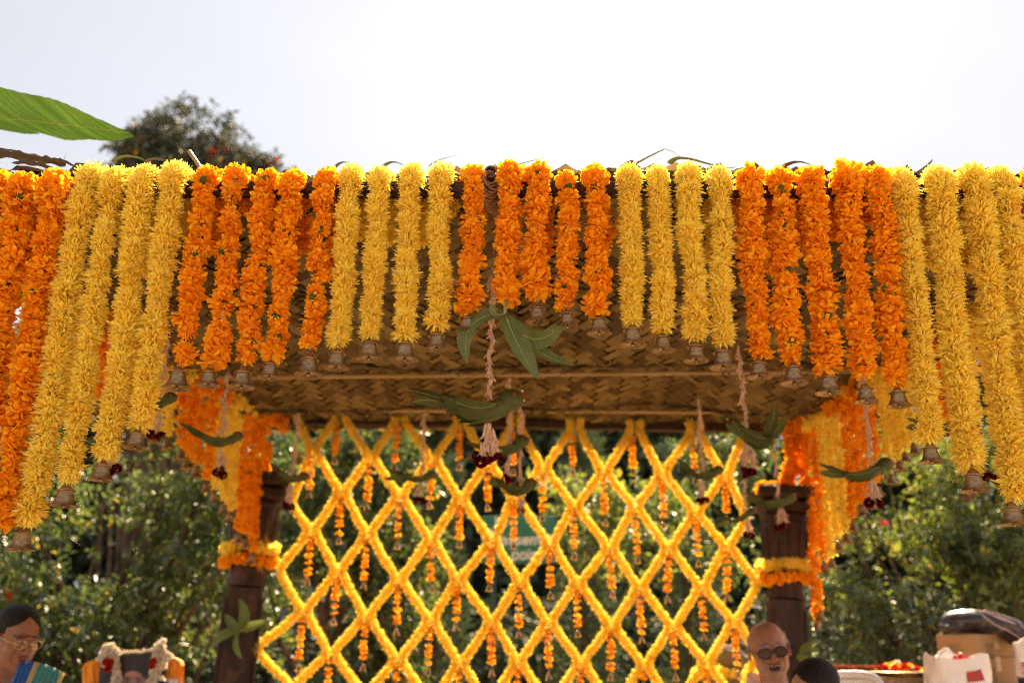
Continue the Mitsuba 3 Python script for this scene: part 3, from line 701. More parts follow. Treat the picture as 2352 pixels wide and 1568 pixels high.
# ------------------------------------------------------------------ the front row of garlands, over the front beam
# kind, top x, y, bottom x, y of the flowers, middle of the bell x, y (or None), width in view px
FRONT = [(O_, -18, 400, -118, 1120, None, 66), (O_, 52, 398, -50, 1195, None, 70), (O_, 126, 398, 8, 1215, None, 72),
         (Y_, 203, 382, 64, 1208, (50, 1240), 74), (Y_, 260, 384, 158, 1105, (149, 1140), 64), (Y_, 327, 381, 244, 1050, (234, 1083), 68), (Y_, 398, 376, 324, 980, (313, 1010), 70),
         (O_, 470, 384, 424, 842, (408, 870), 62), (O_, 540, 384, 492, 840, (480, 868), 60), (O_, 606, 392, 568, 828, (556, 870), 62), (O_, 668, 392, 629, 825, (620, 850), 62), (O_, 748, 386, 714, 800, (710, 840), 58),
         (Y_, 806, 382, 776, 788, (773, 826), 64), (Y_, 871, 383, 850, 774, (848, 804), 60), (Y_, 945, 378, 930, 778, (930, 806), 64), (Y_, 1014, 380, 1005, 750, (1003, 784), 66),
         (O_, 1085, 378, 1074, 712, (1072, 744), 62), (O_, 1167, 376, 1164, 690, None, 66), (O_, 1238, 378, 1232, 690, (1234, 722), 66), (O_, 1305, 389, 1303, 704, (1303, 734), 56), (O_, 1370, 386, 1374, 712, (1376, 748), 62),
         (Y_, 1446, 383, 1451, 746, (1453, 772), 64), (Y_, 1514, 381, 1525, 760, (1523, 788), 62), (Y_, 1584, 382, 1596, 774, (1598, 810), 68), (Y_, 1653, 383, 1662, 790, (1660, 824), 64),
         (O_, 1722, 384, 1746, 822, (1743, 848), 68), (O_, 1796, 386, 1816, 838, (1823, 860), 66), (O_, 1866, 388, 1900, 854, (1903, 882), 70), (O_, 1946, 384, 1984, 874, (1988, 905), 66), (O_, 2013, 385, 2056, 878, (2063, 914), 68),
         (Y_, 2076, 394, 2136, 1010, (2138, 1042), 70), (Y_, 2160, 388, 2230, 1074, (2237, 1106), 76), (Y_, 2240, 384, 2332, 1145, (2326, 1182), 78), (Y_, 2308, 392, 2420, 1220, (2430, 1250), 74), (O_, 2384, 390, 2510, 1250, None, 70)]
runs, tot = [], {}
for g in FRONT:
    if not runs or runs[-1][0] != g[0]: runs.append([g[0], 0])
    runs[-1][1] += 1
RUN = [(O_, 'at the left edge'), (Y_, 'of the long left yellow group'), (O_, 'of the left orange group'), (Y_, 'of the left middle yellow group'),
       (O_, 'of the short middle orange group'), (Y_, 'of the right middle yellow group'), (O_, 'of the right orange group'), (Y_, 'of the long right yellow group'), (O_, 'at the right edge')]
ri, ki = 0, 0
FRONT_KEYS = []
for gi, (kind, tx, ty, bx, by, bell, wid) in enumerate(FRONT):
    if ki >= runs[ri][1]: ri, ki = ri + 1, 0
    ki += 1; rg = np.random.default_rng(500 + gi)
    flower = 'yellow chrysanthemum' if kind == Y_ else 'orange marigold'
    lab = f"{kind} front garland{' with bell' if bell else ''}, {ORD[ki - 1]} from left {RUN[ri][1]}" if runs[ri][1] > 1 else 'sliver of orange front garland at the right edge'
    g = thing('flower_garland', lab, 'garland', 'garlands hanging from the front beam'); FRONT_KEYS.append(g)
    top = at(tx, ty + 28, YF - 0.045); bot = at(bx, by - 12, YF - 0.03)
    size = wid / 2 * 2.40 / FPX * (0.80 if kind == Y_ else 0.84)
    lat = np.array([1.0, 0, 0]); n = 14; u = np.linspace(0, 1, n); L = np.linalg.norm(bot - top)
    wob = rg.normal(0, 0.004) * np.sin(u * np.pi) + rg.normal(0, 0.003) * np.sin(u * 2 * np.pi)
    front = top + (bot - top) * u[:, None] + lat * wob[:, None]
    # over the beam and a short tail behind it
    tl = rg.uniform(.07, .2) if rg.uniform() < .7 else .05
    over = [top + [rg.normal(.014, .014), .115, -tl], top + [.008, .105, -.03], top + [.004, .075, .020], top + [0, .035, .022]]
    path = np.vstack([over, front]); path = spline(path, 60)
    strand(g, kind, path, .0125 if kind == Y_ else .0185, size, rg, gaps=0.012 if kind == Y_ else 0.05)
    part(g, 'thread', tube(path[::3], .0012, 5), 'mat_cord', True)
    if kind == O_:
        q = resample(path, .037)
        for i in range(2, len(q) - 1):
            if rg.uniform() < 0.3: inst(sub(g, 'calyx'), 'calyx_shape', mat4(frame(unit(rg.normal(0, 1, 3))), q[i] + rg.normal(0, .006, 3) + [0, -.006, 0], 1.0))
    if bell:
        pb = at(bell[0], bell[1], YF - 0.03); d = unit(bot - top)
        hang_bell(g, bot, pb, (-d[0] * 0.6, 0.02), rg.uniform(0.93, 1.14))
# ------------------------------------------------------------------ side garlands, under the two side beams
def side_row(A, B, side, n, lens, seq):
    """n garlands from the rear post (B) to the front corner (A); lens(t): flower length; seq: colour runs from the rear."""
    cols = [c for c, k in seq for _ in range(k)][:n]; cnt = {}
    for i, c in enumerate(cols):
        t = (i + .5) / n; rg = np.random.default_rng(2000 + i + (500 if side == 'right' else 0))
        p = B + (A - B) * t + rg.normal(0, .004, 3); L = lens(t) * rg.uniform(.97, 1.03)
        g = thing('side_garland', f"{c} side garland under the {side} beam, {ORD[i]} from the rear {side} post", 'garland', f'garlands hanging from the {side} side beam')
        out = -1 if side == 'left' else 1
        path = np.vstack([spline([p + [out * -.036, 0, -.06], p + [out * -.030, 0, .01], p + [0, 0, .036], p + [out * .030, 0, .01], p + [out * .032, 0, -.05]], 16), np.linspace(p + [out * .032, 0, -.07], p + [out * .030 + rg.normal(0, .006), rg.normal(0, .006), -L], 12)])
        strand(g, c, path, .0205, .028, rg, far=True, gaps=.07 if c == O_ else .02)
        part(g, 'thread', tube(path[::3], .0012, 4), 'mat_cord', True)
        hang_bell(g, path[-1], path[-1] + [0, 0, -.045], (rg.normal(0, .1), rg.normal(0, .1)), rg.uniform(.85, 1.05), far=True)


side_row(FL, BL, 'left', 31, lambda t: .24 + .45 * abs(2 * t - 1.0)**1.6 + (.03 if t < .12 else 0), [(O_, 4), (Y_, 3), (O_, 4), (Y_, 4), (O_, 4), (Y_, 4), (O_, 4), (Y_, 4)])
side_row(FRR, BR, 'right', 31, lambda t: .27 + .56 * abs(2 * t - 1.0)**1.5 + (.12 if t < .07 else 0), [(O_, 3), (Y_, 3), (O_, 4), (Y_, 4), (O_, 4), (Y_, 4), (O_, 4), (Y_, 5)])
# rings of flowers round the two rear posts, and a loop over the right capital
def ring_garland(pt0, pt1, py, color, r, label, size=.03):
    f = (py - pt0[1]) / (pt1[1] - pt0[1]); c = at(pt0[0] + (pt1[0] - pt0[0]) * f, py, pt0[2]); g = thing('post_ring_garland', label, 'garland', 'flower rings round the posts'); a = np.linspace(0, 6.283, 60)[:-1]; rg = np.random.default_rng(int(py))
    P = c + np.stack([r * np.cos(a), r * np.sin(a), .008 * np.sin(a * 3)], 1)
    strand(g, color, np.vstack([P, P[:1]]), .0185, size, rg, far=True); part(g, 'thread', tube(np.vstack([P, P[:1]]), .0015, 4), 'mat_cord', True)


for nm, a, b, r, ys in (('left', (596, 1090, YB + .02), (540, 1540, YB + .02), .118, (1259, 1289)), ('right', (1800, 1122, YB + .12), (1806, 1540, YB + .12), .113, (1299, 1329))):
    ring_garland(a, b, ys[0], Y_, r, f'yellow flower ring tied round the {nm} rear post')
    ring_garland(a, b, ys[1], O_, r, f'orange flower ring tied round the {nm} rear post')
rg = np.random.default_rng(77)
g = thing('capital_garland', 'orange garland looped down onto the capital of the right rear post', 'garland')
c = [at(x, y, YB + .03) for x, y in ((1815, 968), (1813, 1030), (1811, 1085), (1800, 1112), (1770, 1116), (1745, 1120))]
P = spline(c, 40); strand(g, O_, P, .02, .034, rg, far=True); strand(g, O_, P + [.035, .05, 0], .02, .034, rg, far=True); part(g, 'thread', tube(P[::2], .0015, 4), 'mat_cord', True)

# ------------------------------------------------------------------ the flower lattice at the rear
TX = [668, 783, 920, 1062, 1184, 1320, 1457, 1594, 1716]
TYs = [930, 948, 955, 962, 968, 974, 978, 982, 986]
ROWS = [[(719, 1031), (852, 1047), (994, 1049), (1121, 1060), (1248, 1072), (1387, 1082), (1521, 1084), (1666, 1089)],
        [(663, 1155), (785, 1128), (918, 1134), (1058, 1142), (1182, 1140), (1320, 1159), (1459, 1161), (1598, 1175), (1718, 1188)],
        [(717, 1215), (845, 1223), (990, 1236), (1131, 1240), (1264, 1246), (1401, 1254), (1536, 1256), (1670, 1252)],
        [(634, 1308), (777, 1308), (916, 1327), (1052, 1327), (1194, 1331), (1327, 1337), (1469, 1345), (1612, 1345), (1746, 1337)],
        [(698, 1401), (841, 1412), (990, 1420), (1131, 1424), (1260, 1426), (1405, 1434), (1546, 1434), (1687, 1422)],
        [(580, 1488), (760, 1496), (914, 1511), (1057, 1519), (1190, 1515), (1335, 1517), (1480, 1523), (1623, 1519), (1742, 1500)],
        [(672, 1572), (838, 1592), (990, 1608), (1122, 1612), (1262, 1612), (1408, 1615), (1550, 1615), (1692, 1606)],
        [(590, 1670), (757, 1690), (914, 1700), (1057, 1704), (1190, 1704), (1335, 1708), (1480, 1708), (1623, 1700), (1742, 1690)],
        [(672, 1760), (838, 1775), (990, 1790), (1122, 1790), (1262, 1790), (1408, 1795), (1550, 1795), (1692, 1790)],
        [(600, 1850), (757, 1865), (914, 1875), (1057, 1880), (1190, 1880), (1335, 1885), (1480, 1885), (1623, 1880), (1742, 1870)]]
YL = YB - .03
def lat(x, y): return at(x, y, YL + (x - 668) / 1048 * .10)


lattice = thing('flower_lattice', 'diamond lattice of yellow flower strings tied at the crossings, hung from the rear beam', 'flower lattice')
rg = np.random.default_rng(314)
# one dense bristly rope per string, its petals in one part: too small and blurred to pick apart
fl_v, fl_f, fl_u = petal_set(np.random.default_rng(5), [(11, .003, .0245, .0075, -16), (12, .003, .0250, .007, 6), (7, .003, .0272, .0060, -4)], [(0, .5), (.7, 1.0), (1.0, .45)], .15, 20)
def rope(parent, nodes, name='flower_string'):
    q = resample(nodes, .0105); t = unit(np.gradient(q, axis=0)); ms, us = [], []
    for i in range(len(q)):
        A = frame(unit(-t[i] + rg.normal(0, .12, 3))) @ rot([0, 0, 1], rg.uniform(0, 6.28)); ms.append((fl_v @ A.T * rg.uniform(.82, 1.02) + q[i] + rg.normal(0, .001, 3), fl_f)); us.append(fl_u)
    part(parent, name, join(ms), 'mat_yellow', True, kind='stuff', uv=np.vstack(us))


def bent(nodes):
    """Rounds the string's turns a little and lets each span sag by a hair."""
    P = [nodes[0]]
    for a, b in zip(nodes[:-1], nodes[1:]):
        u = np.linspace(0, 1, 9)[1:, None]; P.append(a + (b - a) * u + np.array([0, 0, -1.0]) * .006 * np.sin(np.pi * u))
    P = np.vstack(P[:1] + P[1:]); Q = P.copy(); Q[1:-1] = .25 * P[:-2] + .5 * P[1:-1] + .25 * P[2:]; return Q


off = .009
for i in range(9):
    top = lat(TX[i], TYs[i])
    for sd in (-1, 1):
        if (i == 0 and sd < 0) or (i == 8 and sd > 0): continue
        nodes = [top + [sd * .026, -.03, .02], top + [sd * .022, -.02, -.03]]
        for r, row in enumerate(ROWS):
            j = (i if sd > 0 else i - 1) if r % 2 == 0 else i
            p = lat(*row[j]); nodes.append(p + [(-sd if r % 2 == 0 else sd) * off, (.004 if sd > 0 else -.004), 0])
        rope(lattice, bent(np.array(nodes)))
# the tassels: a few orange flowers and a tiny bell under each crossing
di = 0
def tassel(p, n, s, label):
    rg = np.random.default_rng(int(abs(p[0]) * 1e4 + abs(p[2]) * 1e3)); g = thing('flower_tassel', label, 'tassel', 'orange tassels hanging from the flower lattice'); z = 0.0; lean = rg.normal(0, .03, 2)
    for i in range(n):
        c = p + [lean[0] * z, 0, -z]
        inst(sub(g, 'flower'), f'amber_far_flower_shape_{rg.integers(NV)}', mat4(frame(unit([rg.normal(0, .25), rg.normal(0, .25), 1])) @ rot([0, 0, 1], rg.uniform(0, 6)), c, s * rg.uniform(.85, 1.1) / .029)); z += .0225 + (.012 if rg.uniform() < .3 else 0)
    e = p + [lean[0] * z, 0, -z]
    part(g, 'thread', tube([p + [0, 0, .03], e + [0, 0, -.008]], .0012, 4), 'mat_cord', True)
    b = sub(g, 'bell')
    inst(b, 'small_bell_shape', mat4(frame([rg.normal(0, .15), rg.normal(0, .15), 1]), e + [0, 0, -.028], 1.35))


for i in range(1, 8): tassel(lat(TX[i] - 6, TYs[i] + 30) + [0, -.03, 0], 7, .0215, f'orange flower tassel below the rear beam, {ORD[i - 1]} from the left in the top row')
for r, row in enumerate(ROWS[:7]):
    for j, (x, y) in enumerate(row):
        if r % 2 == 1 and j in (0, 8): continue
        tassel(lat(x - 2, y + 22) + [0, -.02, 0], 7, .0215, f"orange tassel, {ORD[j - (r % 2)]} from the left in the {ORD[r + 1]} row of the lattice")
# ------------------------------------------------------------------ hanging leaf parrots on strings of white buds
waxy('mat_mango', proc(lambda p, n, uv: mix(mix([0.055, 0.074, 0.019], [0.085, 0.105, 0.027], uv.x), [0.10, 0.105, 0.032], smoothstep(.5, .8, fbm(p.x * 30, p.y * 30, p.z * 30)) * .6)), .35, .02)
waxy('mat_mango_fresh', proc(lambda p, n, uv: mix(mix([0.085, 0.11, 0.024], [0.12, 0.145, 0.034], uv.x), [0.15, 0.155, 0.05], smoothstep(.5, .8, fbm(p.x * 30, p.y * 30, p.z * 30)) * .6)), .5, .03)
waxy('mat_sprig', proc(lambda p, n, uv: mix([0.12, 0.20, 0.03], [0.19, 0.27, 0.05], uv.x)), 1.1, .05)
mat('mat_vein', {'type': 'diffuse', 'reflectance': rgb(0.32, 0.34, 0.14)})
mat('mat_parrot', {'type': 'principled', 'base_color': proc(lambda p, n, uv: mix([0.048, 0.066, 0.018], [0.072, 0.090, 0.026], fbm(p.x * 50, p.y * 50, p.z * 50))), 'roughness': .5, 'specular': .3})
thin('mat_bud', proc(lambda p, n, uv: mix([0.80, 0.66, 0.55], [0.72, 0.52, 0.42], noise(p.x * 80, p.y * 80, p.z * 80))), .5, .5)
thin('mat_rose', proc(lambda p, n, uv: mix([0.20, 0.008, 0.014], [0.10, 0.004, 0.010], uv.x)), .35, .45)
mat('mat_red_bead', {'type': 'plastic', 'diffuse_reflectance': rgb(0.55, 0.01, 0.01)})
mat('mat_white_bead', {'type': 'plastic', 'diffuse_reflectance': rgb(0.75, 0.70, 0.68)})


def bud_mesh(rng):
    ms = [lathe([(.0015, 0), (.0032, -.006), (.0036, -.016), (.0048, -.024), (.0052, -.027)], 7)]
    for k in range(5):
        a = k * 1.2566 + rng.normal(0, .2); r = np.array([math.cos(a), math.sin(a), 0]); u = np.linspace(0, 1, 4)[:, None]
        P = r * (.0046 + .0065 * u**1.6) + np.array([0, 0, -.025]) - np.array([0, 0, .009]) * u
        ms.append(blade(P, [.004, .0058, .005, .001], r, .2))
    return join(ms)


for k in range(3): shapegroup(f'bud_shape_{k}', bud_mesh(np.random.default_rng(k)), 'mat_bud', True)


def rose_mesh(rng):
    """A full rose: cupped petals in a spiral, open upwards (+z)."""
    ms = []
    for i in range(22):
        t = i / 22; a = i * 2.4; r0 = .002 + .010 * t; h = .026 - .012 * t; open_ = .15 + 1.25 * t**1.4; w = .014 + .026 * t; rr = np.array([math.cos(a), math.sin(a), 0]); s = np.array([-math.sin(a), math.cos(a), 0])
        V = []
        for v in np.linspace(0, 1, 5):
            for q in (-1, -.5, 0, .5, 1):
                out = r0 + h * math.sin(open_) * v**1.2 - abs(q)**2 * .006 * v; up = h * math.cos(open_) * v + .004 * math.sin(3 * q + i) * v * v
                V.append(rr * out + s * q * w * .5 * (math.sin(min(1, v * 1.3 + .15) * 1.57)) * (1 if v < .95 else .8) + np.array([0, 0, up]))
        j = np.array([[a_ * 5 + b_, a_ * 5 + b_ + 1, a_ * 5 + b_ + 6, a_ * 5 + b_ + 5] for a_ in range(4) for b_ in range(4)]); ms.append((np.array(V), tri(j)))
    return join(ms)


RV, RF = rose_mesh(np.random.default_rng(3)); shapegroup('rose_shape', (RV, RF), 'mat_rose', True, uv=np.repeat(np.random.default_rng(4).uniform(size=22), 25)[:, None] * [1, 0] + [0, .5])


def bud_string(parent, a, b, rng, step=.017, s=1.0, per=1, spread=.004):
    a, b = np.asarray(a, float), np.asarray(b, float); L = np.linalg.norm(b - a); n = max(1, int(L / step)); d = unit(b - a)
    for i in range(n):
        for _ in range(per):
            p = a + d * (i + .5) * L / n + rng.normal(0, spread * .4, 3) + [rng.uniform(-spread, spread), rng.uniform(-spread, spread), .010]
            inst(sub(parent, 'bud'), f'bud_shape_{rng.integers(3)}', mat4(frame(unit(-d + rng.normal(0, .16, 3))) @ rot([0, 0, 1], rng.uniform(0, 6)), p, s * rng.uniform(.85, 1.2)))
    part(parent, 'string', tube([a, (a + b) / 2 + rng.normal(0, .002, 3), b], .0009, 4), 'mat_cord', True)


def parrot(label, Y, spine, radii, tails, hang, tail_w=20, below=None, roses=(), seed=0, topx=None, buds=True):
    """spine: px from the tail's root to the head; radii in px; tails: tip px of the tail leaves; hang: px where the string meets the back; below: px chain of buds under it; roses: px centres with radii."""
    rng = np.random.default_rng(seed + 4000); k = thing('parrot_pendant', label, 'parrot pendant', 'leaf parrots hanging under the canopy'); m = Y * 1.02 / FPX
    P = np.array([at(x, y, Y) for x, y in spine]); h = P[-1]; d = unit(P[-1] - P[-2]); Q = spline(P, 26); rr = np.interp(np.linspace(0, 1, 26), np.linspace(0, 1, len(radii)), radii) * m * .88
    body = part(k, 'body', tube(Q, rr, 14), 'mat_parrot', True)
    hr = radii[-1] * m * 1.08
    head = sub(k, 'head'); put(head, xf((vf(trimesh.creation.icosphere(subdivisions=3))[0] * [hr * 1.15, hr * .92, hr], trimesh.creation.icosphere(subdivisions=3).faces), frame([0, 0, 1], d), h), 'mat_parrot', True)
    # the leaf strip wound round the neck, the overlapping leaves of the body
    n0 = Q[-5]; A = frame(unit(Q[-4] - Q[-6])); ang = np.linspace(0, 6.283, 33)
    band = []
    for sx in (-1, 1): band.append(np.stack([n0 + A @ np.array([math.cos(t) * rr[-5] * 1.06, math.sin(t) * rr[-5] * 1.06, sx * rr[-5] * .22]) for t in ang]))
    V = np.vstack(band); i = np.arange(32); part(k, 'neck_band', (V, tri(np.stack([i, i + 1, i + 34, i + 33], 1))), 'mat_mango_fresh', True, uv=np.tile([.1, .5], (len(V), 1)))
    sc = []
    for j in range(60):
        t = rng.uniform(.08, .72); c = Q[int(t * 25)]; tt = unit(Q[int(t * 25) + 1] - Q[int(t * 25)]); B = frame(tt); a = rng.uniform(0, 6.283); r = B @ np.array([math.cos(a), math.sin(a), 0]); ra = rr[int(t * 25)]
        u = np.linspace(0, 1, 5)[:, None]; L = ra * rng.uniform(1.3, 2.0); sc.append(blade(c + r * (ra * (.96 + .20 * u)) - tt * L * u, ra * np.array([.5, .85, .9, .6, .05]), r, -.25))
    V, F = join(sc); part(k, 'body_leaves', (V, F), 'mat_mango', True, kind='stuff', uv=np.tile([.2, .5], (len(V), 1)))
    # two long leaves folded along the flanks as wings, with their ribs
    for sg in (-1, 1):
        ii = np.arange(20, 1, -1); tt = unit(np.gradient(Q, axis=0)[ii]); sd = unit(np.cross(tt, [0, 0, 1.0])) * sg; upv = np.cross(sd * sg, tt); u = np.linspace(0, 1, len(ii)); C = Q[ii] + sd * (rr[ii] * (1.02 + .25 * u))[:, None] + upv * (rr[ii] * (.30 - .15 * u))[:, None]
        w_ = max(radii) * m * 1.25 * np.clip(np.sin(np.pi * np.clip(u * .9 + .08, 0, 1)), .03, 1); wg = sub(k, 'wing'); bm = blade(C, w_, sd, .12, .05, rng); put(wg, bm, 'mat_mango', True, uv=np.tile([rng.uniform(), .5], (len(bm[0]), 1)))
        part(wg, 'vein', tube(C + sd * .0012, .0010, 5), 'mat_vein', True)
    t0 = P[0]
    for j, (x, y) in enumerate(tails):
        tip = at(x, y, Y) + [0, .03 * (j - .5), 0]; u = np.linspace(0, 1, 12)[:, None]; mid = (t0 + tip) / 2 + (np.asarray(P[0]) - P[1]) * .25 + [0, 0, -.006]; S = P[1] * .55 + t0 * .45
        C = (1 - u)**2 * S + 2 * u * (1 - u) * mid + u**2 * tip; lf = sub(k, 'tail_leaf')
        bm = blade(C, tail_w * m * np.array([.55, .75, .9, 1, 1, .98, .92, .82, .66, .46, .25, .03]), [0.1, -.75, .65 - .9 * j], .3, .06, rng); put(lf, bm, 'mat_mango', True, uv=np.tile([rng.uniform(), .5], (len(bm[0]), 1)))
        part(lf, 'vein', tube(C + [0, -.0008, 0], .0011, 5), 'mat_vein', True)
    er = max(.0035, hr * .12)
    side = unit(np.cross(d, [0, 0, 1.0])); 
    for sg in (-1, 1):
        part(head, 'eye', xf((s_[0] * er, s_[1]), p=h + side * sg * hr * .86 + d * hr * .35 + np.array([0, 0, .12]) * hr), 'mat_red_bead', True)
    bk = h + d * hr * 1.08 + [0, 0, -.25 * hr]
    part(head, 'beak', tube([bk, bk + d * hr * .30 + [0, 0, -.15 * hr], bk + d * hr * .34 + [0, 0, -.55 * hr]], [hr * .24, hr * .17, hr * .03], 8), 'mat_red_bead', True)
    part(head, 'bead', join([xf((s_[0] * hr * .11, s_[1]), p=bk + d * hr * .25 + [0, -.06 * hr, .25 * hr]), xf((s_[0] * hr * .09, s_[1]), p=bk + d * hr * .42 + [0, -.1 * hr, -.75 * hr])]), 'mat_white_bead', True)
    hp = at(*hang, Y); tx = hang[0] if topx is None else topx; top = at_z(tx, 0, BAR_Z + .02); tp = at(tx, hang[1], Y); tp[2] = BAR_Z + .03 ; tp[0] = hp[0] + (tx - hang[0]) * m
    mid = tp + (hp - tp) * .16
    part(k, 'cord', tube([tp, mid], .001, 5), 'mat_cord', True)
    bud_string(k, mid, hp + [0, 0, .006], rng, .018, 1.15)
    if below:
        for ch in below:
            a, b = at(*ch[0], Y), at(*ch[1], Y); bud_string(k, a, b, rng, .016, 1.25, 2, .006)
    for x, y, r in roses:
        A = frame(unit([rng.normal(0, .5), -.8 + rng.normal(0, .3), .35 + rng.normal(0, .3)])); inst(sub(k, 'rose'), 'rose_shape', mat4(A, at(x, y, Y), r * m / .030))
    return k


parrot('large dark leaf parrot with red eye, in focus below the mango leaves', 2.75, [(1012, 908), (1062, 938), (1112, 948), (1152, 934), (1173, 918)], [8, 19, 27, 26, 24], [(934, 897), (946, 921)], (1124, 915), 26, [((1120, 972), (1111, 1048)), ((1122, 972), (1133, 1040))], [(1104, 1060, 20), (1128, 1062, 20), (1142, 1052, 16), (1092, 1046, 14)], 1, topx=1133)
parrot('leaf parrot with raised round head, just below the large one', 4.05, [(1118, 1034), (1145, 1037), (1172, 1032), (1198, 1013)], [6, 11, 13, 14], [(1070, 1016), (1066, 1054)], (1171, 1022), 18, [((1170, 1042), (1166, 1084))], [(1160, 1100, 15), (1172, 1110, 15)], 2)
parrot('small leaf parrot half hidden behind roses, lowest of the middle three', 4.35, [(1150, 1106), (1170, 1122), (1196, 1126), (1217, 1111)], [5, 10, 12, 13], [(1132, 1096), (1120, 1108)], (1196, 1118), 14, [((1197, 1136), (1196, 1164))], [(1196, 1174, 12), (1178, 1130, 13)], 3)
parrot('leaf parrot in side view in front of the left side garlands', 3.95, [(462, 998), (488, 1012), (515, 1014), (545, 1002)], [6, 10, 11, 11], [(411, 970), (430, 980)], (510, 1004), 16, [((508, 1028), (507, 1068))], [(498, 1085, 13), (514, 1092, 13), (506, 1078, 12)], 4)
parrot('leaf parrot peeping out behind the fourth yellow garland from the left', 3.5, [(330, 940), (350, 934), (370, 926), (391, 913)], [6, 11, 12, 13], [(290, 925), (296, 945)], (368, 917), 16, [((366, 940), (360, 984))], [(350, 1000, 16), (370, 1002, 15)], 5)
parrot('slender leaf parrot with a forked tail over the left upper lattice', 4.68, [(925, 1090), (945, 1099), (968, 1100), (991, 1089)], [4, 6.5, 8, 9], [(884, 1076), (881, 1099)], (970, 1094), 13, [((968, 1108), (964, 1138))], [(958, 1148, 11), (970, 1150, 11)], 6)
parrot('leaf parrot beside the capital of the left post', 4.6, [(640, 1084), (658, 1097), (675, 1100), (697, 1094)], [5, 8, 9, 10], [(622, 1062), (632, 1072)], (672, 1094), 14, [((666, 1108), (664, 1150))], [(660, 1162, 10), (670, 1164, 10)], 7, topx=678)
parrot('dark leaf parrot facing left with its tail leaves up, near the right capital', 3.6, [(1768, 1008), (1745, 1012), (1718, 1002), (1700, 988), (1686, 976)], [8, 16, 18, 15, 14], [(1778, 926), (1809, 954)], (1716, 990), 24, [((1716, 1016), (1710, 1066)), ((1718, 1016), (1728, 1062))], [(1706, 1082, 15), (1726, 1086, 15), (1716, 1094, 13)], 8, topx=1708)
parrot('leaf parrot with a drooping body left of the dark one, over the lattice', 4.45, [(1588, 1082), (1605, 1092), (1628, 1092), (1650, 1079)], [5, 8, 9, 9.5], [(1550, 1050), (1560, 1062)], (1614, 1084), 15, [((1613, 1102), (1611, 1138))], [(1606, 1152, 12), (1620, 1150, 12)], 9)
parrot('leaf parrot with bright red beak in front of the right capital', 4.55, [(1752, 1150), (1772, 1157), (1792, 1154), (1811, 1143)], [6, 10, 11, 12], [(1706, 1132), (1714, 1142)], (1788, 1146), 16, [((1794, 1166), (1790, 1198)), ((1795, 1166), (1802, 1196))], [(1786, 1210, 11), (1804, 1208, 11)], 10)
parrot('thin leaf parrot low at the left side of the right capital', 4.7, [(1676, 1194), (1695, 1193), (1712, 1184), (1727, 1173)], [4, 6, 7, 8], [(1645, 1190), (1648, 1206)], (1712, 1176), 12, [((1716, 1188), (1719, 1216))], [(1714, 1228, 10), (1726, 1230, 10)], 11, topx=1728)
parrot('long leaf parrot in side view before the right side garlands', 3.75, [(1935, 1085), (1965, 1094), (2000, 1086), (2034, 1066)], [7, 12, 14, 15], [(1874, 1065), (1882, 1083)], (2003, 1074), 18, [((2004, 1100), (2000, 1140)), ((2005, 1100), (2014, 1138))], [(1996, 1154, 15), (2016, 1156, 15)], 12)
parrot('leaf parrot glimpsed between the long yellow garlands at the right', 3.2, [(2130, 976), (2160, 984), (2188, 982), (2216, 970)], [8, 14, 16, 16], [(2076, 962), (2084, 978)], (2190, 968), 20, [((2200, 1004), (2240, 1070))], [(2268, 1096, 16), (2290, 1102, 16)], 13)
parrot('leaf parrot hidden behind the third yellow bell from the left, roses showing', 3.3, [(180, 1010), (210, 1018), (240, 1012), (262, 998)], [8, 13, 15, 15], [(130, 1000), (136, 1014)], (238, 1002), 20, [((240, 1030), (252, 1066))], [(252, 1082, 16), (268, 1076, 15)], 14)


# ------------------------------------------------------------------ bunches of mango leaves
def leaf_bunch(name, label, cat, Y, ctr, lvs, bsdf='mat_mango_fresh', seed=0, stems=True):
    rng = np.random.default_rng(seed + 7000); k = thing(name, label, cat); m = Y * 1.02 / FPX; c = at(*ctr, Y)
    for mid, tip, w, dy, nrm in lvs:
        a = c + rng.normal(0, .002, 3); P = [a, at(mid[0], mid[1], Y) + [0, dy * .6, 0], at(tip[0], tip[1], Y) + [0, dy, 0]]; C = spline(P, 18); u = np.linspace(0, 1, 18)
        wd = 1.22 * w * m * np.clip(np.sin(np.pi * np.clip(u * .93 + .05, 0, 1)**.85), .02, 1)**.8 * (1 - .0 * u); wd[-1] = .0008; wd[0] = .004
        bm = blade(C, wd, nrm, .25, .05, rng); lf = sub(k, 'leaf'); put(lf, bm, bsdf, True, uv=np.tile([rng.uniform(), .5], (len(bm[0]), 1)))
        off = unit(np.asarray(nrm, float)) * .0006; vs = [tube(C - off * 1.0, .0011 * (1.1 - u * .8), 5), tube(C + off * 1.0, .0011 * (1.1 - u * .8), 5)]
        t = unit(np.gradient(C, axis=0)); s = unit(np.cross(t, np.broadcast_to(nrm, t.shape))); nn = np.cross(s, t)
        for j in range(3, 16):
            for sg in (-1, 1):
                for oo in (-.0005, .0009): vs.append(tube([C[j] + nn[j] * oo, C[j] + s[j] * sg * wd[j] * .42 + t[j] * wd[j] * .22 + nn[j] * (wd[j] * .42 * .25 + oo)], .00020, 3, False))
        part(lf, 'veins', join(vs), 'mat_vein', True)
    return k, c


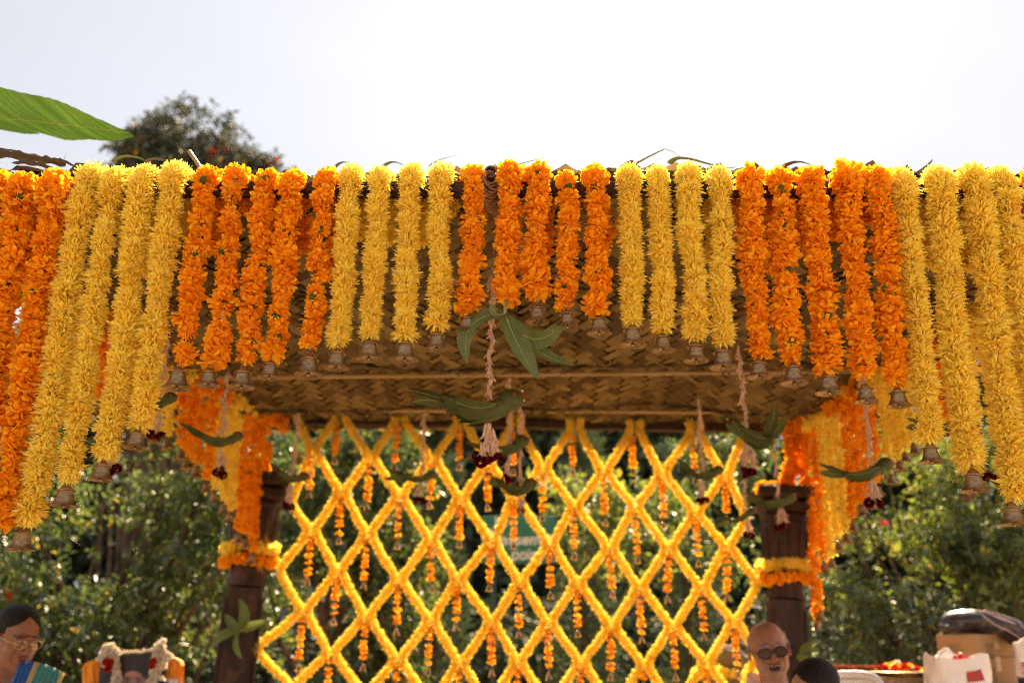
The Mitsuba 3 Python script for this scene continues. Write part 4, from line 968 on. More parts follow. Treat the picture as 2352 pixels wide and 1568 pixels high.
k, c = leaf_bunch('mango_leaf_bunch', 'bunch of five curved green mango leaves under the middle orange garland', 'leaf bunch', 2.27, (1158, 722),
                  [((1085, 752), (1076, 842), 48, -.03, [-.5, -.8, .3]), ((1215, 790), (1322, 834), 42, .02, [.3, -.8, .5]), ((1192, 800), (1236, 876), 50, -.02, [.5, -.85, .1]), ((1235, 778), (1302, 728), 44, .0, [.1, -.75, -.65]), ((1140, 726), (1128, 706), 22, -.03, [-.2, -.9, .3])], seed=1)
part(k, 'stalk', join([tube([c, c + [.002, 0, .035], at(1164, 676, YF - .03)], .0022, 6), tube([c + [.003, 0, .0], c + [.006, .004, .03], c + [.004, 0, .045]], .0018, 6)]), 'mat_vein', True)
leaf_bunch('leaf_sprig', 'sprig of five fresh leaves tied to the left rear post', 'leaf sprig', YB - .16, (549, 1448), [((562, 1412), (553, 1374), 22, -.03, [.7, -.75, .1]), ((580, 1440), (619, 1424), 23, -.03, [0, -.75, .65]), ((530, 1430), (513, 1409), 17, .02, [-.3, -.8, .5]), ((524, 1456), (490, 1482), 25, -.02, [-.2, -.8, .6]), ((546, 1480), (562, 1511), 15, -.04, [-.6, -.75, .3])], 'mat_sprig', seed=2)
leaf_bunch('leaf_sprig', 'sprig of pale fresh leaves tied to the right rear post', 'leaf sprig', YB - .05, (1838, 1497), [((1858, 1484), (1873, 1476), 22, -.02, [0, -.5, .8]), ((1862, 1496), (1885, 1494), 22, .0, [.1, -.6, .7]), ((1860, 1506), (1878, 1519), 26, -.03, [.2, -.4, .9]), ((1842, 1508), (1847, 1522), 20, -.02, [-.4, -.8, .3])], 'mat_sprig', seed=3)
leaf_bunch('leaf_sprig', 'green leaves tucked into the roof behind the left orange garlands', 'leaf sprig', 3.1, (640, 652), [((672, 640), (700, 612), 22, 0, [.2, -.9, .3]), ((668, 632), (690, 600), 16, .0, [.5, -.7, .3]), ((655, 660), (705, 655), 18, 0, [0, -.6, .8]), ((480, 640), (486, 590), 20, .0, [.6, -.7, .2])], seed=4)

# loose bits of frond that stick up over the front edge of the roof
rg = np.random.default_rng(88)
k = thing('dry_frond', 'dark dry rolled palm frond lying on the roof edge at the far left', 'palm frond')
for a, b, w, yy in (((-40, 350), (92, 362), 48, 2.42), ((60, 362), (152, 376), 40, 2.43), ((110, 366), (172, 380), 18, 2.40), ((-40, 344), (60, 352), 12, 2.45), ((30, 372), (120, 384), 26, 2.38)):
    P = spline([at(*a, yy), at((a[0] + b[0]) / 2, (a[1] + b[1]) / 2 - 6, yy - .02), at(*b, yy)], 12); bm = blade(P, w * .00108 * np.array([.6, .8, .95, 1, 1, 1, 1, .95, .9, .85, .8, .55]), [.1, -.75, .6], -.25, .15, rg); part(k, 'leaflet', bm, 'mat_palm_dark', True, uv=np.tile([.3, .5], (len(bm[0]), 1)))
def stick(label, pts, w, Y=2.46, bsdf='mat_palm_green', cat='leaflet'):
    P = spline([at(x, y, Y + i * .02) for i, (x, y) in enumerate(pts)], 16) if len(pts) > 2 else np.array([at(x, y, Y) for x, y in pts]); u = np.linspace(0, 1, len(P))
    bm = blade(P, w * .00108 * (1 - .85 * u**2), [.1, -.8, .6], .5, .05, rg); return solo('dry_leaflet', bm, bsdf, label, cat, smooth=True, uv=np.tile([.3, .5], (len(bm[0]), 1)))
solo('dry_stalk', tube([at(470, 400, 2.5), at(434, 346, 2.5)], .0055, 8), 'mat_bamboo', 'short cut stalk sticking up over the left orange garlands', 'stalk', smooth=40)
stick('long folded leaflet rising over the right middle yellow garlands', [(1440, 388), (1485, 364), (1527, 343), (1530, 343)], 8)
stick('thin drooping tip of the folded leaflet over the roof', [(1527, 343), (1550, 352), (1572, 372)], 4)
stick('broad curved leaflet on the roof edge right of the folded one', [(1538, 378), (1560, 366), (1610, 374), (1690, 384)], 16)
stick('thin leaflet over the left middle yellow garlands, pointing right', [(985, 382), (1010, 368), (1050, 357)], 4)
stick('thin leaflet over the short orange garlands, pointing right', [(1185, 380), (1222, 370), (1252, 364)], 4)
stick('small dark leaflet over the right orange garlands', [(1790, 392), (1830, 374), (1852, 376), (1872, 384)], 14, bsdf='mat_palm_dark')
stick('dark leaflet between the long right yellow garlands, top', [(2110, 396), (2135, 376), (2142, 366)], 8)
stick('flat green leaflet behind the left long yellow garlands', [(262, 374), (300, 362), (338, 374), (345, 384)], 16)
stick('curled dry leaflet between two left yellow garlands', [(338, 384), (352, 368), (385, 374), (400, 386)], 16, bsdf='mat_palm')
stick('dark leaflet between the left middle yellow garlands, top', [(770, 386), (790, 374), (812, 378)], 10)
stick('short dark leaflet left of the middle yellow garlands', [(880, 386), (905, 374), (930, 382)], 12)
stick('hair thin leaflet at the far left roof edge', [(145, 372), (152, 352)], 2.5)
# ------------------------------------------------------------------ people
def vcol(key, rough, **kw):
    mat(key, {'type': 'principled', 'base_color': {'type': 'mesh_attribute', 'name': 'vertex_color'}, 'roughness': rough, 'specular': .4, **kw})


vcol('mat_skin', .45)
mat('mat_hair', {'type': 'bumpmap', 'arbitrary': proc(lambda p, n, uv: noise(p.x * 260, p.y * 260, p.z * 60)), 'scale': .002, 'bsdf': {'type': 'principled', 'base_color': proc(lambda p, n, uv: mix([.008, .007, .006], [.022, .018, .015], noise(p.x * 260, p.y * 260, p.z * 60))), 'roughness': .6, 'specular': .15}})
mat('mat_gold', {'type': 'principled', 'base_color': rgb(.75, .52, .25), 'metallic': 1.0, 'roughness': .25})
mat('mat_black', {'type': 'principled', 'base_color': rgb(.015, .013, .012), 'roughness': .3, 'specular': .5})
scene['mat_lens'] = {'type': 'thindielectric', 'specular_transmittance': rgb(.82, .80, .78)}
mat('mat_darklens', {'type': 'principled', 'base_color': rgb(.085, .048, .032), 'roughness': .25, 'specular': .2})


def head_sdf(P, nose=1.0, smile=0.0, jaw=1.0, old=0.0):
    X = P * [1, 1, 1]; ax = np.stack([np.abs(P[..., 0]), P[..., 1], P[..., 2]], -1)
    d = ell(X, (0, -.014, .036), (.073, .094, .080)); d = smin(d, ell(X, (0, .030, -.030), (.057, .056, .085)), .03)
    d = smin(d, ell(ax, (.037, .018, -.062), (.022, .046, .030)), .03); d = smin(d, ell(X, (0, .060, -.094), (.026 * jaw, .024, .021)), .028)
    d = smin(d, ell(ax, (.037, .060, -.027), (.023, .019, .019)), .02); d = smin(d, ell(ax, (.027, .082, .019), (.027, .012, .0085)), .016)
    d = smax(d, -(np.linalg.norm((ax - [.031, .099, .002]) * [1, 1, 1.3], axis=-1) - .017), .012)
    d = smin(d, ell(ax, (.031, .077, .001), (.0145, .0125, .0125)), .005)
    d = smin(d, ell(ax, (.031, .0845, .0075), (.0165, .007, .004)), .004)                                     # lids
    d = smin(d, cap(X, (0, .083, .010), (0, .083 + .028 * nose, -.030), .0085, .0115), .010); d = smin(d, ell(ax, (.0115, .096, -.035), (.0075, .010, .007)), .007)
    d = smax(d, -ell(ax, (.0068, .104, -.0425), (.0035, .005, .0035)), .003)
    sm = ax[..., 0]**2 * (7.0 * smile); z0 = X[..., 2] - sm; M = np.stack([X[..., 0], X[..., 1], z0], -1)
    d = smin(d, ell(M, (0, .0885, -.0560 - .001 * old), (.024 + .006 * smile, .0105, .0058)), .008); d = smin(d, ell(M, (0, .0865, -.0700 - .010 * smile), (.020 + .005 * smile, .0105, .0066)), .008)
    d = smax(d, -ell(M, (0, .097, -.0628 - .004 * smile), (.023 + .007 * smile, .016, .0014 + .0075 * smile)), .002)
    fold = np.abs(np.hypot((ax[..., 0] - .0) * 1.0, (X[..., 2] + .050) * .85) - .036); d = d + .0020 * (1 + old) * np.exp(-(fold / .004)**2) * (X[..., 1] > .03) * (X[..., 2] < -.028) * (X[..., 2] > -.085)
    e = ell(ax, (.079, -.006, -.008), (.0065, .020, .032)); e = smax(e, -ell(ax, (.085, -.002, -.004), (.006, .011, .018)), .004); d = smin(d, e, .006)
    d = smin(d, cap(X, (0, -.022, -.07), (0, -.040, -.22), .050, .056), .03)
    return d


def face_colors(v, base, lip, brow, stubble=None, red=.12):
    a = np.abs(v[:, 0]); n = meshkit.fbm(v * 60, 3, 1)[:, None]; m = meshkit.fbm(v * 18, 3, 2)[:, None]; c = np.array(base) * (.72 + .56 * n) * (.80 + .40 * m)
    def put_(mask, col, w): 
        nonlocal c; w_ = (mask * w)[:, None]; c = c * (1 - w_) + np.array(col) * w_
    zb = .0235 - .12 * np.clip(a - .03, 0, 1); put_((np.abs(v[:, 2] - zb) < .0042) & (a > .010) & (a < .050) & (v[:, 1] > .05), brow, .8)
    put_(((v[:, 2] < -.049) & (v[:, 2] > -.078) & (a < .023) & (v[:, 1] > .088)), lip, .6)
    put_(((v[:, 2] < -.008) & (v[:, 2] > -.05) & (v[:, 1] > .098)), np.array(base) * [1.12, .92, .88], .6)
    if stubble is not None: put_((v[:, 2] < -.045) & (v[:, 1] > 0) & ~((v[:, 2] < -.049) & (v[:, 2] > -.078) & (a < .023)), stubble, .25 + .25 * (n[:, 0] > .5))
    return np.clip(c, .002, .95)


def eye(parent, c, A, r=.0122):
    s = trimesh.creation.icosphere(subdivisions=3); v = np.array(s.vertices); g = v[:, 1]; col = np.where((g > .90)[:, None], [.03, .018, .012], [.62, .58, .54]); col = np.where((g > .965)[:, None], [.004, .004, .004], col)
    part(parent, 'eye', xf((v * r, s.faces), A, c), 'mat_eye', True, color=col)


vcol('mat_eye', .1)


def glasses(parent, A, c, frame_mat, lens_mat, rx, rz, rad, y=.106, sep=.033):
    g = sub(parent, 'glasses'); ms = []; t = np.linspace(0, 6.2832, 41); L = []
    for sg in (-1, 1):
        pts = np.stack([sg * sep + rx * np.cos(t), y - .006 * (np.abs(sg * sep + rx * np.cos(t)) / .05)**2, -.003 + rz * np.sin(t)], 1); ms.append(tube(pts, rad, 6, False))
        ms.append(tube([[sg * (sep + rx), y - .010, .001], [sg * .076, y - .03, .004], [sg * .079, .02, .006], [sg * .080, -.004, .003], [sg * .079, -.018, -.012]], rad * .9, 6))
        cen = pts[:-1].mean(0); V = np.vstack([pts[:-1], cen]); i = np.arange(40); L.append((V, np.stack([i, (i + 1) % 40, i * 0 + 40], 1)))
    ms.append(tube([[-(sep - rx), y, 0], [0, y + .003, .005], [sep - rx, y, 0]], rad, 6)); put(g, xf(join(ms), A, c), frame_mat, True)
    for l in L: part(g, 'lens', xf(l, A, c), lens_mat)


def orient(yaw, pitch, roll):
    """yaw 0 looks at the camera (-y); positive turns towards picture right."""
    base = np.array([[-1, 0, 0], [0, -1, 0], [0, 0, 1.0]]); return rot([0, -1, 0], math.radians(roll)) @ rot([0, 0, 1], math.radians(yaw)) @ base @ rot([1, 0, 0], math.radians(pitch))


def hand(A, p):
    def f(P):
        d = ell(P, (0, 0, -.045), (.040, .014, .048))
        for i, (x, L) in enumerate(((-.029, .066), (-.010, .076), (.010, .070), (.028, .054))):
            d = smin(d, smin(cap(P, (x, 0, -.082), (x * 1.1, .008, -.082 - L * .5), .0088, .0082), cap(P, (x * 1.1, .008, -.082 - L * .5), (x * 1.1, .026, -.082 - L * .92), .0082, .0068), .003), .005)
        d = smin(d, smin(cap(P, (-.028, .004, -.03), (-.052, .018, -.06), .012, .010), cap(P, (-.052, .018, -.06), (-.056, .028, -.088), .010, .008), .003), .008)
        return smin(d, cap(P, (0, 0, .06), (0, 0, -.01), .027, .024), .015)
    v, fc = sdf_mesh(f, (-.085, -.04, -.18), (.06, .05, .09), .0045); return xf((v, fc), A, p)


def body(key, c, yaw, skirt, cloth, skin, skin_base):
    """Clothes from the shoulders to the ground in one surface, forearms and hands below the sleeves. c: head centre."""
    A = rot([0, 0, 1], math.radians(yaw)) @ np.array([[-1, 0, 0], [0, -1, 0], [0, 0, 1.0]]); z = -c[2]
    def f(P):
        ax = np.stack([np.abs(P[..., 0]), P[..., 1], P[..., 2]], -1)
        d = cap(ax, (0, -.045, -.265), (.165, -.045, -.285), .068, .056); d = smin(d, ell(P, (0, -.03, -.42), (.175, .115, .20)), .06); d = smin(d, ell(P, (0, -.02, -.70), (.165, .125, .24)), .08)
        d = smin(d, cap(ax, (.19, -.045, -.30), (.235, -.03, -.57), .058, .05), .03)
        if skirt: d = smin(d, ell(P, (0, -.02, (z - .8) / 2 - .2), (.20, .17, (-z - .7) / 2 + .32)), .08)
        else: d = smin(d, cap(ax, (.085, -.02, -.80), (.095, -.01, z + .06), .095, .065), .04)
        hole = cap(P, (0, -.030, -.06), (0, -.043, -.25), .058, .060)
        return smax(d, -hole, .012)
    v, fc = sdf_mesh(f, (-.36, -.26, z), (.36, .22, -.14), .014); part(key, 'clothes', xf((v, fc), A, c), cloth, True)
    for sg in (-1, 1):
        e = np.array([sg * .237, -.03, -.56]); w = np.array([sg * .235, .06, -.76]); B = frame(unit(e - w), [sg * 1.0, 0, 0])
        hm = hand(B, w); am = tube([e + [0, 0, .05], e, (e + w) / 2, w + (e - w) * .02], [.040, .040, .036, .027], 12); m = join([am, hm]); V = m[0] @ A.T + c; part(key, 'arm', (V, m[1]), 'mat_skin', True, color=np.tile(skin_base, (len(V), 1)))
    return A


def cloth_fn(base, alt, f=120):
    return proc(lambda p, n, uv: mix(base, alt, .5 * noise(p.x * f, p.y * f, p.z * f) + .5 * fbm(p.x * 9, p.y * 9, p.z * 9)))


mat('mat_shirt', {'type': 'diffuse', 'reflectance': cloth_fn((.62, .52, .44), (.50, .41, .34))})
mat('mat_saree_blue', {'type': 'principled', 'base_color': cloth_fn((.010, .07, .28), (.02, .11, .36)), 'roughness': .45, 'sheen': .4})
mat('mat_saree_teal', {'type': 'principled', 'base_color': proc(lambda p, n, uv: mix([.035, .17, .17], [.07, .26, .24], noise(p.x * 40, p.y * 40, p.z * 260))), 'roughness': .4, 'sheen': .4})
mat('mat_zari', {'type': 'principled', 'base_color': cloth_fn((.62, .50, .22), (.45, .34, .12)), 'roughness': .4, 'metallic': .3})
mat('mat_kurta', {'type': 'diffuse', 'reflectance': cloth_fn((.30, .10, .08), (.20, .06, .05))})

# the laughing bald man under the canopy
hc = at(1766, 1491, 4.15); A = orient(-6, -4, 8) * .94; key = thing('person', 'bald man with dark round glasses and cream shirt, laughing beside the right post', 'person')
v, fc = sdf_mesh(lambda P: head_sdf(P / [1.07, 1, .98], 1.25, 1.35, 1.15, .8), (-.1, -.13, -.22), (.1, .14, .13), .0032)
put(sub(key, 'head'), xf((v, fc), A, hc), 'mat_skin', True, color=face_colors(v, (.34, .145, .085), (.24, .075, .06), (.36, .30, .27), (.36, .26, .22)))
hd = key + '__head'
for sg in (-1, 1): eye(hd, hc + A @ np.array([sg * .031, .0765, .001]), A)
part(hd, 'teeth', xf(box((.034, .008, .007), (0, .083, -.0575), .002), A, hc), 'mat_white_bead')
part(hd, 'mouth_inside', xf((s_[0] * [.026, .008, .010], s_[1]), A, hc + A @ np.array([0, .082, -.066])), 'mat_black', True)
glasses(key, A, hc, 'mat_black', 'mat_darklens', .0265, .0205, .0026, .108, .033)
# cropped grey hair round the sides and back
rg = np.random.default_rng(5); fv = v[fc].mean(1); ok = (fv[:, 2] > -.03) & (fv[:, 2] < .065) & (fv[:, 1] < .030) & ~((np.abs(fv[:, 0]) > .074) & (fv[:, 2] < .02)); pick = rg.choice(np.where(ok)[0], 2600); nn = np.cross(v[fc[pick, 1]] - v[fc[pick, 0]], v[fc[pick, 2]] - v[fc[pick, 0]]); nn = unit(nn)
hv, hf, hu = leaves(fv[pick], unit(nn * .5 + [0, -.5, -.6] + rg.normal(0, .25, (len(pick), 3))), nn, .010, .10, rg)
mat('mat_greyhair', {'type': 'diffuse', 'reflectance': rgb(.50, .46, .43)}); part(hd, 'hair', xf((hv, hf), A, hc), 'mat_greyhair', True)
B = body(key, hc + [-.01, .035, .075], -8, False, 'mat_shirt', 'mat_skin', (.40, .20, .13))
# shirt collar: two folded points and the stand
ang = np.linspace(-2.5, 2.5, 40); stand = []
for zz, rr_ in ((-.185, .066), (-.165, .064), (-.166, .069), (-.225, .088)): stand.append(np.stack([rr_ * np.sin(ang), -.044 + rr_ * 1.02 * -np.cos(ang) * -1 * .98 * np.where(np.abs(ang) < 9, -1, 1) * -1, zz - .030 * (np.cos(ang - 0) < -.4) * (np.abs(np.sin(ang)))], 1))
ang2 = ang + math.pi
cr = []
for zz, rr_, pt in ((-.215, .062, 0), (-.170, .061, 0), (-.168, .066, 0), (-.222, .084, .05)):
    y = np.cos(ang2) * -rr_; front = np.clip((np.abs(ang) - 1.5) / 1.0, 0, 1)
    cr.append(np.stack([rr_ * np.sin(ang2) * -1, -.040 - rr_ * np.cos(ang), zz - pt * front + .0 * ang - .030 * front], 1))
V = np.vstack(cr); i, j = np.meshgrid(np.arange(3), np.arange(39), indexing='ij'); F = tri(np.stack([i * 40 + j, i * 40 + j + 1, (i + 1) * 40 + j + 1, (i + 1) * 40 + j], -1).reshape(-1, 4))
part(key, 'collar', xf((V, F), B, hc + [-.01, .035, .075]), 'mat_shirt', True)

# the woman in the blue and teal saree at the left edge
hc = at(38, 1461, 4.05); A = orient(54, -16, 0); key = thing('person', 'woman with gold glasses and parted dark hair in a blue and teal saree', 'person')
v, fc = sdf_mesh(lambda P: head_sdf(P, .95, .0, .92, 1.0), (-.1, -.13, -.22), (.1, .14, .13), .0032)
col = face_colors(v, (.25, .11, .06), (.19, .06, .045), (.03, .02, .015))
bd = np.hypot(v[:, 0], v[:, 2] - .027); col = np.where(((bd < .006) & (v[:, 1] > .06))[:, None], [.25, .01, .015], col)
put(sub(key, 'head'), xf((v, fc), A, hc), 'mat_skin', True, color=col); hd = key + '__head'
for sg in (-1, 1): eye(hd, hc + A @ np.array([sg * .031, .0765, -.001]), A)
glasses(key, A, hc, 'mat_gold', 'mat_lens', .022, .016, .0013)


def hair_sdf(P):
    ax = np.stack([np.abs(P[..., 0]), P[..., 1], P[..., 2]], -1); d = ell(P, (0, -.016, .036), (.0785, .0985, .0865)); d = smin(d, ell(P, (0, -.085, -.035), (.045, .04, .04)), .02)
    line = .052 - .9 * np.clip(ax[..., 0] - .012, 0, 1) ; cut = (P[..., 1] * .55 + .0) - (P[..., 2] - .030) - .012 + .0 * line                   # the face and forehead stay free
    cut2 = smin(-(P[..., 2] - .062 + 1.0 * np.maximum(ax[..., 0] - .0, 0) * .55) , 0 * P[..., 2] + 9, .01)
    face = smax(.028 - P[..., 1] + .0, (P[..., 2] - (.092 - .75 * ax[..., 0])), .01); low = P[..., 2] + .055 + .5 * (P[..., 1] + .02)
    d = smax(d, -face, .006); d = smax(d, -(ell(ax, (.080, .012, -.03), (.03, .034, .05))), .006)
    d = smax(d, -low, .01); return d + .0020 * np.exp(-(P[..., 0] / .002)**2) + .0006 * np.sin(P[..., 0] * 700 + 6 * P[..., 1])


v, fc = sdf_mesh(hair_sdf, (-.1, -.14, -.1), (.1, .11, .14), .0032); part(hd, 'hair', xf((v, fc), A, hc), 'mat_hair', True)
part(hd, 'earring', join([xf((s_[0] * .005, s_[1]), A, hc + A @ np.array([sg * .083, .004, -.036])) for sg in (-1, 1)]), 'mat_gold', True)
B = body(key, hc + [0, .01, 0], 40, True, 'mat_saree_blue', 'mat_skin', (.28, .13, .08))
# the saree's end over her left shoulder: blue, gold border, teal, gold edge, in pleats
def drape(px, w0, w1, name, bsdf, lab=None):
    """A band of the shoulder cloth between the fractions w0 and w1 of its width; px: ridge line of the shoulder."""
    V = []; u = np.linspace(w0, w1, 18)
    for s in np.linspace(0, 1, 26):
        for q in u:
            x, y = 78 + q * 76, 1524 + q * q * 22 + 4 * q; p = at(x, y, 3.98)
            p = p + np.array([.0, -.05 * math.sin(s * 2.6) , .012 * math.sin(s * 3.1) - .42 * max(0, s - .28) - (.05 * (.28 - s) if s < .28 else 0)]) + np.array([-.02, .10 - .18 * s, 0]) + np.array([0, -1, .3]) * .004 * math.sin(q * 46 + 3 * s); V.append(p)
    n = 18; i, j = np.meshgrid(np.arange(25), np.arange(n - 1), indexing='ij'); part(key, name, (np.array(V), tri(np.stack([i * n + j, i * n + j + 1, (i + 1) * n + j + 1, (i + 1) * n + j], -1).reshape(-1, 4))), bsdf, True, label=lab)


drape(None, -.35, .10, 'saree_fold', 'mat_saree_blue', 'blue fold of the saree'); drape(None, .10, .26, 'border', 'mat_zari', 'gold border band'); drape(None, .26, .90, 'saree_fold', 'mat_saree_teal', 'teal pleated fold of the saree'); drape(None, .90, 1.02, 'border', 'mat_zari', 'gold edge of the teal fold')
ang = np.linspace(-1.9, 1.9, 40); P = np.stack([.066 * np.sin(ang), -.035 + .074 * np.cos(ang), -.215 - .055 * np.cos(ang / 1.25)], 1)
part(key, 'necklace', xf(tube(P, .0032, 6), B, hc + [0, .01, 0]), 'mat_gold', True)
part(key, 'necklace', xf(tube(P * [1.12, 1.15, 1] - [0, 0, .03], .0024, 6), B, hc + [0, .01, 0]), 'mat_gold', True)

# the dark haired person in front of him, mostly below the picture
hc = at(1872, 1592, 3.85); A = orient(-62, -18, 0); key = thing('person', 'person with smooth dark hair, only top of head showing, beside laughing man', 'person')
v, fc = sdf_mesh(lambda P: head_sdf(P, .95, .0, .92, .4), (-.1, -.13, -.22), (.1, .14, .13), .0036)
put(sub(key, 'head'), xf((v, fc), A, hc), 'mat_skin', True, color=face_colors(v, (.30, .15, .09), (.24, .085, .07), (.04, .025, .02))); hd = key + '__head'
for sg in (-1, 1): eye(hd, hc + A @ np.array([sg * .031, .0765, -.001]), A)
v, fc = sdf_mesh(hair_sdf, (-.1, -.14, -.1), (.1, .11, .14), .0034); part(hd, 'hair', xf((v, fc), A, hc), 'mat_hair', True)
body(key, hc, -55, True, 'mat_kurta', 'mat_skin', (.28, .13, .08))
# ------------------------------------------------------------------ things on the ground behind and beside the canopy
mat('mat_sign', {'type': 'roughplastic', 'diffuse_reflectance': proc(lambda p, n, uv: mix([0.004, .17, .105], [.006, .13, .085], fbm(p.x * 12, p.y * 12, p.z * 12))), 'alpha': .2})
mat('mat_signwhite', {'type': 'diffuse', 'reflectance': rgb(.72, .70, .66)})
mat('mat_signpost', {'type': 'roughplastic', 'diffuse_reflectance': rgb(.01, .05, .03), 'alpha': .2})
YS = 7.0; sa, sb = at(1106, 1184, YS), at(1278, 1294, YS); sc_ = (sa + sb) / 2; sw, sh = sb[0] - sa[0], sa[2] - sb[2]
k = thing('assembly_sign', 'green sign with white lettering behind the middle of the lattice', 'sign')
part(k, 'panel', box((sw, .012, sh), sc_, .004), 'mat_sign')
m_ = sw / 172
def letters(txt, px, py, hgt):
    t = meshkit.text_mesh(txt, hgt, .002, True); v, f = vf(t); v = np.stack([v[:, 0], -v[:, 2], v[:, 1]], 1); p = at(px, py, YS) ; p[1] = YS - .0062
    part(k, 'lettering', (v + p, f), 'mat_signwhite', label=f'white word {txt}')
letters('assembly', 1149, 1250, .066); letters('point', 1174, 1284, .066)
part(k, 'stripe', box((.010, .003, .12), at(1139, 1206, YS) + [0, -.008, 0]), 'mat_signwhite', label='thin white upright stripe')
part(k, 'pictogram', join([box((.10, .003, .016), at(1126, 1232, YS) + [0, -.008, 0]), box((.016, .003, .09), at(1121, 1236, YS) + [0, -.0115, 0]), xf(lathe([(0, 0), (.022, 0), (.022, .003), (0, .003)], 16), rot([1, 0, 0], math.pi / 2), at(1126, 1222, YS) + [0, -.006, 0])]), 'mat_signwhite', label='white pictogram at the left of the sign')
px_ = at(1132, 1294, YS)[0]; part(k, 'post', tube([[px_, YS + .03, 0], [px_, YS + .03, sc_[2] + sh * .4]], .022, 12), 'mat_signpost', 40)

# the garlanded portrait propped on a draped chair
YP = 4.75; mp = YP * 1.0 / FPX * 1.03
mat('mat_orangecloth', {'type': 'principled', 'base_color': cloth_fn((.80, .30, .012), (.72, .22, .008), 60), 'roughness': .7, 'sheen': .5})
mat('mat_whitecloth', {'type': 'principled', 'base_color': cloth_fn((.72, .68, .72), (.62, .58, .62), 60), 'roughness': .7})
k = thing('draped_chair', 'chair draped in orange and white cloth that holds the portrait', 'chair')
def backpiece(x0, x1, ytop, bsdf, name, yoff, lab=None, ybot=1800, rnd=.35):
    n, m = 24, 20; V = []
    for a in np.linspace(-1, 1, n):
        for s in np.linspace(0, 1, m):
            x = (x0 + x1) / 2 + (x1 - x0) / 2 * a; yt = ytop + (x1 - x0) * rnd * (1 - math.sqrt(max(0, 1 - abs(a)**2.4))); y = yt + (ybot - yt) * s**1.3; p = at(x, y, YP); wr = .006 * math.sin(a * 9 + s * 7) + .004 * math.sin(a * 23 - s * 11)
            V.append(p + [0, yoff - .025 * math.sqrt(max(0, 1 - a * a)) + wr, 0])
    i, j = np.meshgrid(np.arange(n - 1), np.arange(m - 1), indexing='ij'); F = tri(np.stack([i * m + j, (i + 1) * m + j, (i + 1) * m + j + 1, i * m + j + 1], -1).reshape(-1, 4)); V = np.array(V); Vb = V + [0, .05, 0]
    rim = []
    e = list(range(0, n * m, m)); F2 = tri(np.array([[e[q], e[q] + n * m, e[q + 1] + n * m, e[q + 1]] for q in range(n - 1)]))
    part(k, name, (np.vstack([V, Vb]), np.vstack([F, F[:, ::-1] + n * m, F2])), bsdf, True, label=lab)
backpiece(184, 260, 1514, 'mat_orangecloth', 'cloth', .03, 'orange cloth on the left of the chair back'); backpiece(352, 411, 1507, 'mat_orangecloth', 'cloth', .03, 'orange cloth on the right of the chair back')
backpiece(206, 262, 1510, 'mat_whitecloth', 'cloth', .065, 'white cloth under the orange one'); backpiece(340, 408, 1556, 'mat_whitecloth', 'cloth', .012, 'white band low on the chair back', 1800, .02)
zc = at(300, 1568, YP)[2]; xc0, xc1 = at(196, 1568, YP)[0], at(400, 1568, YP)[0]
part(k, 'seat', box((xc1 - xc0, .46, .05), ((xc0 + xc1) / 2, YP - .12, .46), .015), 'mat_orangecloth'); part(k, 'back_frame', box((xc1 - xc0 - .03, .03, zc - .5), ((xc0 + xc1) / 2, YP + .10, (zc + .5) / 2), .01), 'mat_darkwood')
for sx in (xc0 + .03, xc1 - .03):
    for sy in (YP - .32, YP + .08): part(k, 'leg', box((.04, .04, .44), (sx, sy, .22), .006), 'mat_darkwood')
# the portrait: a dark print under glass in a thin frame, its flat face printed in areas of colour
k = thing('framed_portrait', 'framed dark portrait print of a smiling dark haired man, hung with white garlands', 'portrait')
YQ = YP - .07
def flat(pts, lay, bsdf, name, lab=None):
    from shapely.geometry import Polygon
    P = np.array([at(x, y, YQ) for x, y in pts]); g = Polygon(P[:, [0, 2]]).buffer(0)
    for q in getattr(g, 'geoms', [g]):
        mm = trimesh.creation.extrude_polygon(q, .0012, engine='earcut'); v, f = vf(mm); part(k, name, (np.stack([v[:, 0], YQ - .010 - lay * .0016 - v[:, 2], v[:, 1]], 1), f[:, ::-1]), bsdf, label=lab)
def oval(cx, cy, rx, ry, n=28, sq=1.0): 
    t = np.linspace(0, 6.2832, n + 1)[:-1]; return [(cx + rx * np.sign(np.cos(a)) * abs(np.cos(a))**sq, cy + ry * np.sin(a)) for a in t]
for kk, cc in (('print_dark', (.018, .013, .013)), ('print_skin', (.36, .17, .14)), ('print_skin_light', (.45, .23, .19)), ('print_skin_dark', (.20, .085, .07)), ('print_hair', (.030, .020, .018)), ('print_shirt', (.16, .16, .20))): mat('mat_' + kk, {'type': 'roughplastic', 'diffuse_reflectance': rgb(*cc), 'alpha': .15})
flat([(236, 1499), (378, 1492), (382, 1700), (236, 1700)], 0, 'mat_print_dark', 'print')
flat(oval(308, 1566, 33, 46), 1, 'mat_print_hair', 'print'); flat(oval(335, 1562, 7, 9), 1.4, 'mat_print_skin_dark', 'print'); flat(oval(308, 1574, 27, 44), 2, 'mat_print_skin', 'print'); flat([(282, 1560), (284, 1540), (300, 1530), (318, 1532), (330, 1542), (332, 1556), (326, 1545), (308, 1538), (292, 1544)], 3, 'mat_print_hair', 'print')
flat(oval(304, 1546, 14, 5), 3, 'mat_print_skin_light', 'print')
for ex in (296, 321): flat(oval(ex, 1557, 8, 1.6), 3, 'mat_print_hair', 'print'); flat(oval(ex, 1563, 6.5, 3.0), 3, 'mat_print_skin_dark', 'print'); flat(oval(ex, 1563.5, 2.4, 1.8), 4, 'mat_print_hair', 'print')
flat(oval(309, 1576, 6, 9), 3, 'mat_print_skin_light', 'print'); flat(oval(309, 1596, 13, 3.5), 3, 'mat_print_skin_dark', 'print'); flat([(262, 1640), (290, 1616), (328, 1616), (356, 1640), (360, 1700), (255, 1700)], 1.2, 'mat_print_shirt', 'print')
